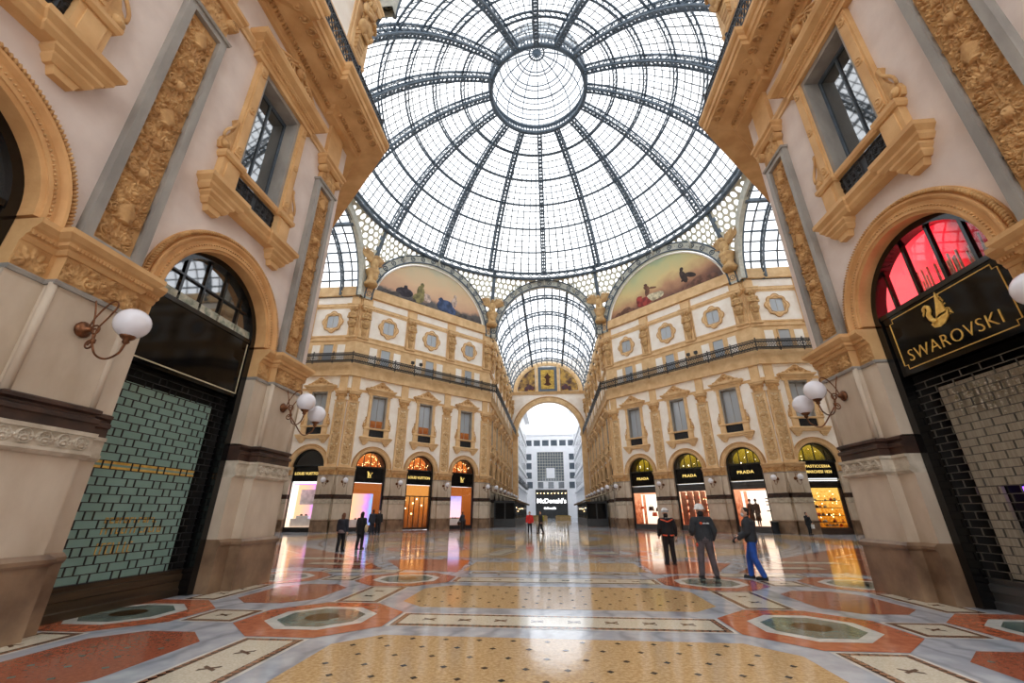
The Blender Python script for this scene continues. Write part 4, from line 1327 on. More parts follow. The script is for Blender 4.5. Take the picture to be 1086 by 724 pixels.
def lattice_spandrels():
    """pierced panels filling between the arches and the dome's base ring"""
    sides = []
    V = [(-XW, YF), (XW, YF), (XK, YK), (XK, YK - 2 * XW), (XW, YN), (-XW, YN), (-XK, YK - 2 * XW), (-XK, YK)]
    zr, rr = DR0 * math.cos(TH0) + DZ0, DR0 * math.sin(TH0) - .15
    nm = ['far left', 'far right', 'right hand', 'right near', 'near right', 'near left', 'left near', 'left hand']
    for k in range(8):
        c = Vector(V[k]); t = thing('pierced_spandrel', 'pierced rosette panel in the %s dome corner, above the winged figure' % ('far left', 'far right', 'right', 'near right', 'foreground right', 'foreground left', 'near left', 'left')[k], 'panel', 'pierced panels under the dome', 'structure')
        for (d, nb) in ((1, V[(k + 1) % 8]), (-1, V[(k - 1) % 8])):
            e = Vector(nb) - c; L = e.length; u = e / L; half = L / 2; n = 14; b = MB(); lo = []; hi = []
            for i in range(n + 1):
                s = half * i / n; p = c + u * s; ea, eb = half - .02, 8.2
                zz = ZT + eb * math.sqrt(max(0, 1 - ((half - s) / ea) ** 2)) if abs(half - s) <= ea else ZT
                q = p - Vector((0, YC)); ang = math.atan2(q.y, q.x)
                lo.append((p.x, p.y, max(zz, ZT + .6))); hi.append((rr * math.cos(ang), YC + rr * math.sin(ang), zr - .5))
            m = 6
            for i in range(n):
                for j in range(m):
                    def X(i_, j_):
                        a, h = Vector(lo[i_]), Vector(hi[i_]); f = j_ / m
                        return a.lerp(h, f)
                    q = [X(i, j), X(i + 1, j), X(i + 1, j + 1), X(i, j + 1)]
                    b.add(q, [(0, 1, 2, 3)], 0, False, [[(half * i / n, q[0].z), (half * (i + 1) / n, q[1].z), (half * (i + 1) / n, q[2].z), (half * i / n, q[3].z)]])
            b.build('pierced_panel', LATT, t, False)
        b = MB(); q = c - Vector((0, YC)); ang = math.atan2(q.y, q.x)
        a0 = Vector((c.x, c.y, ZT + 1.2)); a1 = Vector((rr * math.cos(ang), YC + rr * math.sin(ang), zr))
        b.tube([a0, a0.lerp(a1, .5), a1], .3, 4, 0, False, False)
        b.build('corner_strut', IRON, t)


def vault(name, label, x, y, ang, L, ribs, end=False, a=7.35, h=6.9):
    """glazed barrel vault of an arcade; local x across, y along"""
    t = thing('glass_vault', label, 'glass vault', None, 'structure', (x, y, 0), ang)
    b = MB(); NA, NL = 22, max(2, int(L / 1.3))
    P = lambda i, yy: (a * math.cos(PI * i / NA), yy, ZT + .2 + h * math.sin(PI * i / NA))
    for i in range(NA):
        for j in range(NL):
            y0, y1 = L * j / NL, L * (j + 1) / NL
            b.add([P(i, y0), P(i + 1, y0), P(i + 1, y1), P(i, y1)], [(0, 1, 2, 3)], 0, False, [[(0, 0), (1, 0), (1, 1), (0, 1)]])
    b.build('glazing', VAULTG, t, False)
    b = MB()
    for i in range(1, NA):
        if i % 3 == 2 or i in (8, 14): b.tube([P(i, 0), P(i, L)], .1 if i not in (8, 14) else .24, 4, 0, False, False)
    b.build('purlin', IRON, t)
    first = None
    for k in range(ribs):
        yy = L * (k + .35) / ribs
        if first is None:
            b = MB(); n = 34
            A = lambda i, d: ((a - d) * math.cos(PI * i / n), 0, ZT + .2 + (h - d) * math.sin(PI * i / n))
            b.tube([A(i, .08) for i in range(n + 1)], .12, 4, 0, False, False); b.tube([A(i, .6) for i in range(n + 1)], .11, 4, 0, False, False)
            for i in range(n):
                b.tube([A(i, .08), A(i + 1, .6)] if i % 2 else [A(i, .6), A(i + 1, .08)], .06, 4, 0, False, False)
                c = A(i + .5, .34); b.tube([(c[0] + .17 * math.cos(q), 0, c[2] + .17 * math.sin(q)) for q in np.linspace(0, 2 * PI, 9)[:-1]], .03, 4, 0, True, False)
            first = o = b.build('arched_rib', IRON, t)
        else:
            o = first.copy(); COL.objects.link(o); o.parent = t
        o.location = (0, yy, 0)
    return t


def winged(x, y, ang, label):
    t = thing('winged_figure', label, 'statue', 'winged figures at the arch springings', None, (x, y, 24.3), ang); t.scale = (1.25, 1.25, 1.25)
    b = MB(); z = 0
    b.lathe([(.001, 0), (.5, 0), (.6, .2), (.42, .5), (.4, .9), (.55, 1.3), (.62, 1.5), (.3, 1.7), (.001, 1.72)], (0, .3, z), 14)
    b.ell((0, .7, z + .9), (.3, .2, .4), 10)
    b.build('scrolled_pedestal', STATUE, t)
    b = MB(); b.ell((0, .4, z + 2.2), (.36, .34, .6), 12); b.ell((0, .5, z + 2.85), (.2, .24, .26), 10); b.cap((0, .4, z + 2.6), .2, (0, .46, z + 2.8), .14, 8)
    for sg in (-1, 1): b.cap((sg * .18, .5, z + 1.9), .17, (sg * .2, .7, z + 1.55), .1, 8)
    b.ell((0, .76, z + 2.82), (.05, .1, .05), 6)
    b.build('body', STATUE, t)
    for sg in (-1, 1):
        b = MB()
        for k in range(8):
            a = .45 + .15 * k; L = 1.7 - .08 * k
            b.ell((sg * (.25 + .5 * L * math.cos(a)), .25 + .02 * k, z + 2.2 + .5 * L * math.sin(a)), (L * .55, .07, .13), 8, 0, (0, -a * sg, 0))
        b.build('wing', STATUE, t)
    return t


def lunette(fr, mid, label, pal, figs):
    """painted half-oval on an angled wall"""
    t = thing('painted_lunette', label, 'painting'); fr.put(t, mid)
    b = MB(); ea, eb = 7.55, 7.05
    z0 = 24.2; c = math.asin((z0 - ZT) / eb)
    b.plate([(ea * math.cos(a), ZT + eb * math.sin(a)) for a in np.linspace(c, PI - c, 40)], -.3, -.1)
    g = NT('lunette_paint'); o = g.n('SeparateXYZ', {0: g.obj()})
    f = g.M('ADD', g.M('MULTIPLY', g.M('SUBTRACT', o.outputs[2], 24.2), 1 / 6.0), g.M('MULTIPLY', g.M('SUBTRACT', g.noise(g.obj(), .45, 5), .5), .45))
    f = g.M('ADD', f, g.M('MULTIPLY', o.outputs[0], pal[-1]))
    col = g.ramp(f, pal[0])
    b.build('painted_panel', g.end(g.bsdf(col, .6)), t)
    b = MB(); b.tube([(ea * math.cos(a), -.05, ZT + eb * math.sin(a)) for a in np.linspace(c, PI - c, 40)], .1, 6); b.build('moulded_edge', WHITE, t)
    r = random.Random(int(mid * 10) + len(label))
    for i, (nm, colr, parts) in enumerate(figs):
        b = MB()
        for (x, z, rx, rz, rot) in parts:
            b.ell((x, -.1, 24.5 + z), (rx, .03, rz), 14, 0, (0, rot, 0))
            for k in range(5): b.ell((x + r.uniform(-.8, .8) * rx, -.1, 24.5 + z + r.uniform(-.7, .7) * rz), (rx * r.uniform(.2, .5), .036, rz * r.uniform(.2, .5)), 9, 0, (0, r.uniform(-.8, .8), 0))
        dk = tuple(c * .45 for c in colr[:3]) + (1,)
        b.build(nm, pm('paint_%s' % nm, colr, dk, 1.6, .7, contrast=(.42, .58)), t)
    return t


def end_wall():
    b = MB(); y0, y1 = 0, .8; W = XW + .6; ax, az, ar = 6.35, 15.9, 6.35
    b.plate([(-W, 0), (-ax, 0), (-ax, az)] + [(ar * math.cos(a), az + ar * math.sin(a)) for a in np.linspace(PI, 0, 30)] + [(ax, az), (ax, 0), (W, 0), (W, 31), (-W, 31)], y0, y1, 0)
    o = b.build('wall_far', [WHITE, OCHRE]); o.location = (0, YE, 0); tag(o, 'white end wall of the far arcade pierced by the tall street arch', 'wall', None, 'structure')
    t = thing('arch_surround', 'tall ochre arch opening to the street at the far end', 'arch', None, None, (0, YE, 0))
    b = MB(); b.arc([(ar - .25, -.25), (ar + .55, -.25), (ar + .55, .1), (ar - .25, .9)], (0, az), 0, PI, 40); b.build('archivolt', OCHRE, t)
    b = MB(); b.arc([(ar + .62, -.3), (ar + .8, -.3), (ar + .8, .1), (ar + .62, .1)], (0, az), 0, PI, 40); b.build('outer_moulding', OCHRE2, t)
    for sg in (-1, 1):
        b = MB(); b.box(*sorted((sg * (ar - .25), sg * (ar + .7))), -.25, .9, 0, az); b.box(*sorted((sg * (ar - .4), sg * (ar + .8))), -.35, .9, az - .5, az); b.build('jamb', OCHRE, t)
    t = thing('lunette_frame', 'ochre framed lunette of three panels above the far street arch', 'panel', None, None, (0, YE, 0))
    b = MB(); z = 24.0
    b.sweep([(-.1, z - .5), (.2, z - .5), (.35, z - .2), (.5, z), (-.1, z)], [(XW + .2, -.0), (-XW - .2, -.0)])
    b.arc([(6.2, -.1), (6.7, -.2), (7.1, -.2), (7.1, .1), (6.2, .1)], (0, z), 0, PI, 36, 0, .9)
    for x in (-2.4, 1.9): b.box(x, x + .5, -.25, .1, z, z + 5.6)
    b.build('frame', OCHRE, t)
    b = MB(); b.box(-1.9, 1.9, -.15, .1, z + .1, z + 5.2); b.build('dark_border', IRON, t)
    b = MB(); b.box(-1.35, 1.35, -.2, -.1, z + .6, z + 4.6); b.build('gold_panel', pm('gold_mosaic', S(214, 176, 70), S(150, 116, 40), 2.5, .5), t)
    b = MB(); b.plate([(-.35, z + 3.4), (-.75, z + 3.0), (-.35, z + 2.7), (-.35, z + 1.9), (-.8, z + 1.5), (0, z + 1.2), (.8, z + 1.5), (.35, z + 1.9), (.35, z + 2.7), (.75, z + 3.0), (.35, z + 3.4), (0, z + 3.9)], -.24, -.2); b.build('crest', F_DBR, t)
    for sg in (-1, 1):
        b = MB(); pts = [(sg * 2.5, z + .15)] + [(sg * 6.1 * math.cos(a), z + .15 + 5.4 * math.sin(a)) for a in np.linspace(.02, 1.13, 12)]
        b.plate(pts, -.1, .1); b.build('mosaic_panel', pm('dim_mosaic', S(190, 150, 70), S(70, 44, 36), .8, .6, contrast=(.4, .6)), t)
        b = MB()
        for x, zz, q in ((3.1, .8, .5), (3.6, 1.0, .6), (4.3, .7, .5)): b.ell((sg * x, -.1, z + zz), (q * .8, .05, q), 10)
        b.build('mosaic_figure', pm('dim_mosaic_figure', S(96, 40, 36), S(50, 40, 52), 2, .6), t)


# ------------------------------------------------------------------ inlaid floor
FLM = [F_GREY, F_BEIGE, F_RED, F_ORNG, F_CREAM, F_WHITE, F_GREEN, F_GOLD, F_BLK, F_DBR, F_CHECK]
GREY, BEI, RED, ORN, CRE, WHI, GRN, GLD, BLK, DBR, CHK = range(11)


def octo(cx, cy, hx, hy, c):
    return [(cx - hx + c, cy - hy), (cx + hx - c, cy - hy), (cx + hx, cy - hy + c), (cx + hx, cy + hy - c), (cx + hx - c, cy + hy), (cx - hx + c, cy + hy), (cx - hx, cy + hy - c), (cx - hx, cy - hy + c)]


def floor():
    b = MB()

    def put(poly, k, m):
        ar = sum(poly[i - 1][0] * poly[i][1] - poly[i][0] * poly[i - 1][1] for i in range(len(poly)))
        z = .002 * k + 4e-6 * (len(b.f) % 97) * (k > 0)      # no two stones share a plane
        b.add([(x, y, z) for x, y in (poly if ar > 0 else poly[::-1])], [list(range(len(poly)))], m)

    def rect(x0, x1, y0, y1, k, m): put([(x0, y0), (x1, y0), (x1, y1), (x0, y1)], k, m)
    put([(-62, -20), (62, -20), (62, 175), (-62, 175)], 0, GREY)

    def strip(cx, cy, hx, hy):
        rect(cx - hx, cx + hx, cy - hy, cy + hy, 1, WHI); rect(cx - hx + .05, cx + hx - .05, cy - hy + .05, cy + hy - .05, 2, CHK)
        d = .15; rect(cx - hx + d, cx + hx - d, cy - hy + d, cy + hy - d, 3, CRE)
        n = max(1, int((max(hx, hy) - .25) * 2 / .58)); al = hx > hy
        for i in range(n):
            q = (i - (n - 1) / 2) * .58; x, y = (cx + q, cy) if al else (cx, cy + q)
            for s in (1, -1):
                put([(x - .1, y - .06 * s - .028), (x - .1, y - .06 * s + .028), (x + .1, y + .06 * s + .028), (x + .1, y + .06 * s - .028)], 4 + .2 * s, DBR)

    def disc(cx, cy):
        put(octo(cx, cy, 1.2, 1.2, .7), 2, ORN); put(octo(cx, cy, .8, .8, .47), 3, F_I); put(octo(cx, cy, .63, .63, .37), 4, GRN)
        put([(cx + .27 * math.cos(2 * PI * i / 20), cy + .27 * math.sin(2 * PI * i / 20)) for i in range(20)], 5, GLD)

    def panel(cx, cy, hx, hy, c, m, dots):
        put(octo(cx, cy, hx, hy, c), 1, m)
        nx, ny = int(hx * 2 / .46), int(hy * 2 / .36)
        for i in range(nx + 1):
            for j in range(ny + 1):
                x = cx + (i - nx / 2 + (.25 if j % 2 else -.25)) * .46; y = cy + (j - ny / 2) * .36
                if abs(x - cx) < hx - .1 and abs(y - cy) < hy - .1 and abs(x - cx) + abs(y - cy) < hx + hy - c - .15:
                    put([(x - .045, y), (x, y - .045), (x + .045, y), (x, y + .045)], 2, dots)
    F_I = WHI
    Y0, PY = 7.82, 4.38
    rows = [Y0 + PY * k for k in range(-4, 2)] + [YF + 3.0 + PY * k for k in range(0, 7)]
    for ry in rows:
        for sx in (-3.83, 3.83): disc(sx, ry)
        strip(0, ry, 2.6, .46)
        for sg in (-1, 1):
            strip(sg * 5.56, ry, .48, .46); disc(sg * 7.3, ry)
    for ry in rows:
        if ry in (rows[5], rows[-1]): continue
        c = ry + PY / 2
        panel(0, c, 2.95, 1.24, .5, BEI, BLK)
        for sg in (-1, 1):
            strip(sg * 3.83, c, .47, .96); panel(sg * 5.58, c, .82, 1.15, .45, RED, GRN)
            strip(sg * 7.05, c, .38, .98)
    # the octagon: rings round the centre, medallions between
    def ringp(r0, r1, k, m, cx=0, cy=YC, n=72):
        for i in range(n):
            a, e = 2 * PI * i / n, 2 * PI * (i + 1) / n
            put([(cx + r0 * math.cos(a), cy + r0 * math.sin(a)), (cx + r1 * math.cos(a), cy + r1 * math.sin(a)), (cx + r1 * math.cos(e), cy + r1 * math.sin(e)), (cx + r0 * math.cos(e), cy + r0 * math.sin(e))], k, m)
    ringp(.01, 15, .5, BEI); ringp(6.6, 6.9, .75, GREY); ringp(7.9, 8.7, .75, GREY); ringp(13.6, 15, .75, GREY); ringp(2.6, 3.3, .75, GREY)
    ringp(.01, 2.6, 1, CRE); ringp(1.6, 1.75, 2, DBR); ringp(2.3, 2.45, 2, DBR)
    ringp(3.3, 6.6, 1, BEI); ringp(6.9, 7.1, 1, DBR); ringp(7.2, 7.6, 1, CRE); ringp(7.7, 7.9, 1, DBR)
    ringp(8.7, 13.6, 1, BEI); ringp(13.9, 14.0, 1, DBR); ringp(14.4, 14.5, 1, DBR)
    for k in range(16):
        a = 2 * PI * (k + .5) / 16; cx, cy = 11.1 * math.cos(a), YC + 11.1 * math.sin(a)
        if k % 2 == 0:
            ringp(.01, 2.3, 2, GREY, cx, cy, 32); ringp(2.0, 2.1, 3, DBR, cx, cy, 32); ringp(1.3, 1.8, 3, ORN, cx, cy, 32); ringp(.6, .7, 3, DBR, cx, cy, 32); ringp(.01, .6, 3, CRE, cx, cy, 24)
        else:
            ca, sa = math.cos(a), math.sin(a)
            def q(u, v): return (cx + ca * u - sa * v, cy + sa * u + ca * v)
            put([q(-1.6, -.45), q(1.6, -.45), q(1.6, .45), q(-1.6, .45)], 2, WHI); put([q(-1.5, -.36), q(1.5, -.36), q(1.5, .36), q(-1.5, .36)], 3, CHK); put([q(-1.4, -.26), q(1.4, -.26), q(1.4, .26), q(-1.4, .26)], 4, CRE)
    for k in range(8):
        a = PI / 4 * k; m = (BEI, RED)[k % 2]
        if k in (2, 6): continue
        ca, sa = math.cos(a), math.sin(a)
        def q2(u, v): return (ca * u - sa * v, YC + sa * u + ca * v)
        put([q2(15.0, -5), q2(15.0, 5), q2(18.4, 6.2), q2(18.4, -6.2)], 1, m); put([q2(16.2, -1.2), q2(17.4, -1.2), q2(17.4, 1.2), q2(16.2, 1.2)], 2, WHI); put([q2(16.3, -1.1), q2(17.3, -1.1), q2(17.3, 1.1), q2(16.3, 1.1)], 3, ORN)
    for sg in (-1, 1):
        for y in (13.6, 15.4, 17.0): strip(sg * (5.6 + (y - 13.6) * .9), y, 1.2, .4)
        put([(sg * 5.2, 14.1), (sg * 8.2, 14.3), (sg * 10.2, 16.2), (sg * 9.0, 17.0), (sg * 6.6, 16.2)], 1, RED)
        put([(sg * 2.8, 13.6), (sg * 4.6, 14.0), (sg * 6.0, 16.6), (sg * 4.6, 17.2), (sg * 3.0, 16.9)], 1, ORN)
    rect(-2.7, 2.7, 14.0, 16.4, 1, BEI); strip(0, 13.55, 2.4, .22)
    o = b.build('floor', FLM, None, False); tag(o, 'polished inlaid marble floor with octagon, strip and terrazzo patterns', 'floor', None, 'structure')
    return o


# ------------------------------------------------------------------ the street beyond
def street():
    t = thing('building', 'white modern block with large gridded window facing down the street', 'building', None, None, (0, 146, 0))
    b = MB(); W = 13
    b.box(-W, -5.2, 0, 10, 0, 22.5); b.box(5.2, W, 0, 10, 0, 22.5); b.box(-5.2, 5.2, .02, 10, 8.6, 11.2); b.box(-5.18, 5.18, .6, 10, 11.0, 22.5); b.box(-W + .1, W - .1, .55, 10, 22.4, 27); b.box(-5.19, 5.19, .03, .6, 20.6, 22.52)
    b.box(-W, W, .01, 10, 24.6, 26.4); b.box(-W + .05, W - .05, .015, .55, 22.45, 22.62); b.box(-W - .2, W + .2, -.4, 0, 26.2, 26.6); b.box(-5.2, -4.4, -.05, .6, 11, 20.6); b.box(4.4, 5.2, -.05, .6, 11, 20.6); b.box(-1.4, 1.4, .1, .7, 12.2, 15.4)
    for x in np.arange(-11.6, 12, 2.9): b.box(x - .35, x + .35, .02, .6, 22.6, 24.62)
    b.build('walls', BLDG, t)
    b = MB(); b.box(-4.4, 4.4, .3, .5, 11.2, 20.6); b.build('large_window', PANE3, t)
    b = MB()
    for x in np.arange(-4.4, 4.5, .88): b.box(x - .05, x + .05, .2, .35, 11.2, 20.6)
    for z in np.arange(11.2, 20.7, .94): b.box(-4.4, 4.4, .2, .35, z - .05, z + .05)
    b.build('window_grid', IRON2, t)
    for x in np.arange(-10.2, 10.3, 2.9):
        b = MB(); b.box(x - 1.1, x + 1.1, .3, .5, 22.7, 24.55); b.box(x - .04, x + .04, .2, .3, 22.7, 24.5)
        b.build('window', PANE3, t)
    for z in (9.2, 12.2, 15.2, 18.2):
        for x in ((-10.5, -7.2, 7.2, 10.5) if z > 10 else (-10.5, -6.9, -3.4, 0, 3.4, 6.9, 10.5)):
            b = MB(); b.box(x - .9, x + .9, -.04, .1, z - .2, z + 1.8); b.box(x - .04, x + .04, -.1, 0, z - .2, z + 1.8); b.build('window', PANE3, t)
    b = MB(); b.box(-5.2, 5.2, .8, 1.2, 0, 8.6); b.build('dark_shop_wall', KIOSK, t)
    b = MB()
    for k in range(9): b.ell((-4.6 + 1.15 * k, .7, 7.5), .16, 6)
    b.build('row_of_lights', BULB, t)
    s = thing('shop_sign', 'white lettering on the dark shop front across the street', 'sign', None, None, (0, 146, 0))
    b = MB(); b.box(-4.9, 4.9, .6, .8, 3.9, 6.4); b.build('board', KIOSK, s)
    letters("McDonald's", 2.0, em('white_lit_letters', S(250, 250, 250), 1.6), s, 0, .55, 5.1, -1.0, .1, 1.0, .03)
    letters("McDonald's", .8, em('white_lit_letters_small', S(250, 250, 250), 1.6), s, -.6, .55, 2.9, -1.0, .1, 1.0, .02)
    for sg, lab in ((-1, 'pale ornate building along the left side of the street'), (1, 'pale modern building along the right side of the street')):
        t = thing('building', lab, 'building')
        b = MB(); x0, x1 = sorted((sg * 7.9, sg * 16)); b.box(x0, x1, 84.5, 144, 0, 30 if sg < 0 else 33)
        b.build('walls', BLDG2 if sg < 0 else BLDG, t)
        b = MB()
        for z, p in ((7.2, .5), (12.0, .35), (17.0, .35), (22.0, .35), (29.6 if sg < 0 else 32.6, 1.3)): b.box(*sorted((sg * (7.9 - p), sg * 8)), 84.5, 144, z, z + .45)
        b.build('cornice', BLDG2 if sg < 0 else BLDG, t)
        for y in np.arange(88, 142, 4.6):
            for z in (8.6, 13.3, 18.3, 23.3):
                b = MB(); b.box(*sorted((sg * 7.86, sg * 7.95)), y - .8, y + .8, z, z + 2.4); b.build('window', PANE3, t)
            if sg < 0:
                b = MB(); b.box(-7.9, -7.1, y - 1.2, y + 1.2, 8.2, 8.4)
                for q in np.arange(-1.2, 1.3, .3): b.box(-7.14, -7.1, y + q - .02, y + q + .02, 8.4, 9.4)
                b.box(-7.15, -7.09, y - 1.2, y + 1.2, 9.35, 9.42); b.build('balcony', BIRON, t)
        b = MB(); b.box(*sorted((sg * 7.8, sg * 7.95)), 86, 143, .4, 4.6); b.build('shop_windows', PANE3, t)
    for i, (x, y) in enumerate(((-2.6, 96), (2.4, 98))):
        t = thing('street_planter', 'pale wooden planter box in the street beyond the arch, ' + ('left' if i == 0 else 'right') + ' of centre', 'planter', None, None, (x, y, 0))
        b = MB(); b.box(-1.6, 1.6, -.5, .5, .1, .85); b.box(-1.7, 1.7, -.55, .55, .0, .12); b.box(-1.7, 1.7, -.56, .56, .8, .9); b.build('box', pm('pale_wood_%s' % ('ab'[i]), S(190, 160, 110), S(160, 130, 84), 3, .7), t)
        b = MB()
        for k in range(9): b.ell((-1.3 + .32 * k, 0, .95), (.22, .3, .16), 7)
        b.build('low_plants', pm('ochre_plants_%s' % ('ab'[i]), S(160, 130, 60), S(110, 100, 40), 9, .9), t)


def kiosk(sg):
    y0, y1 = (54.5, 79) if sg < 0 else (58.0, 79)
    t = thing('cafe_kiosk', 'long charcoal glazed cafe front under brown awning, far arcade, %s side' % ('amber-lit' if sg < 0 else 'yellow-lit'), 'cafe front')
    xf, xb = sg * 4.4, sg * 7.0
    b = MB(); X = sorted((xf, xb)); b.box(*X, y0, y1, 0, .9); b.box(*X, y0, y1, 2.7, 2.95)
    for y in np.arange(y0, y1 - .1, 2.4): b.box(*sorted((xf, xf + sg * .12)), y, y + .2, .9, 2.7)
    for x in (xf, xf + sg * 1.2, xb - sg * .15): b.box(*sorted((x, x + sg * .14)), y0, y0 + .14, .9, 2.7)
    b.build('frame', KIOSK, t)
    b = MB(); b.box(*sorted((xf + sg * .06, xf + sg * .1)), y0, y1, .9, 2.7); b.box(*X, y0 + .06, y0 + .1, .9, 2.7); b.build('glass', PANEK, t)
    b = MB(); r = random.Random(6)
    for k in range(5): b.ell((xf - sg * .03, y0 + 1 + 3.2 * k + r.uniform(-.4, .4), 2.0 + r.uniform(-.4, .3)), .05, 6)
    b.build('small_lights', BULB, t)
    a = thing('awning', 'sloping brown awning over the charcoal cafe front, far arcade, %s side' % ('amber-lit' if sg < 0 else 'yellow-lit'), 'awning')
    b = MB(); b.add([(sg * 7.15, y0 - 1.6, 3.85), (sg * 3.9, y0 - 1.6, 2.98), (sg * 3.9, y1 + .5, 2.98), (sg * 7.15, y1 + .5, 3.85), (sg * 7.15, y0 - 1.6, 3.8), (sg * 3.9, y0 - 1.6, 2.92), (sg * 3.9, y1 + .5, 2.92), (sg * 7.15, y1 + .5, 3.8)], [(0, 1, 2, 3), (4, 5, 6, 7), (0, 4, 5, 1), (1, 5, 6, 2), (2, 6, 7, 3), (3, 7, 4, 0)])
    b.box(*sorted((sg * 3.9, sg * 3.94)), y0 - 1.6, y1 + .5, 2.72, 2.98); b.build('cloth', AWNING, a)
    b = MB(); b.box(*sorted((sg * 3.86, sg * 3.9)), y0 - 1.6, y1 + .5, 2.93, 2.98); b.tube([(sg * 7.15, y0 - 1.6, 3.9), (sg * 3.9, y0 - 1.6, 3.02)], .05, 5); b.build('pale_edge', CREAM, a)


def bin_(x, y, label):
    t = thing('litter_bin', label, 'bin', None, None, (x, y, 0))
    b = MB(); b.lathe([(.001, .0), (.26, .0), (.28, .05), (.28, .82), (.3, .84), (.3, .9), (.24, .9), (.22, .8), (.001, .8)], (0, 0, 0), 16); b.build('body', BLACKM, t)
    b = MB(); b.lathe([(.3, .9), (.31, .96), (.2, 1.0), (.19, .9)], (0, 0, 0), 16); b.build('rim', STEEL, t)


# ------------------------------------------------------------------ people
SKIN = pm('skin', S(206, 158, 130), S(190, 140, 112), 6, .6)


def cloth(n, r, g, b): return pm(n, S(r, g, b), S(int(r * .8), int(g * .8), int(b * .8)), 6, .8)


NAVY, COAL, GREYT, BLUE, REDC, BLKC, TROU = cloth('navy_cloth', 40, 46, 60), cloth('charcoal_cloth', 46, 50, 56), cloth('grey_brown_trouser_cloth', 94, 84, 88), cloth('bright_blue_cloth', 34, 84, 176), cloth('red_padded_cloth', 214, 44, 44), cloth('black_cloth', 26, 26, 30), cloth('dark_trouser_cloth', 34, 36, 44)
ORFL, WHP, HAIRB, HAIRD, YEL, CRM, PINKG = cloth('orange_reflective', 240, 96, 60), cloth('white_plastic', 240, 240, 238), cloth('auburn_hair', 122, 74, 48), cloth('dark_hair', 40, 30, 26), cloth('yellow_green_fabric', 168, 160, 50), cloth('cream_canvas', 206, 184, 146), cloth('grey_pink_knit', 140, 124, 128)


def solid(b, name, mat, parent, vox=.012):
    """fuse the limbs of a builder into one continuous skin"""
    o = b.build(name, mat, parent, False)
    r = o.modifiers.new('fuse', 'REMESH'); r.mode = 'VOXEL'; r.voxel_size = vox; r.use_smooth_shade = True
    s = o.modifiers.new('smooth', 'SMOOTH'); s.factor = .5; s.iterations = 3
    return o


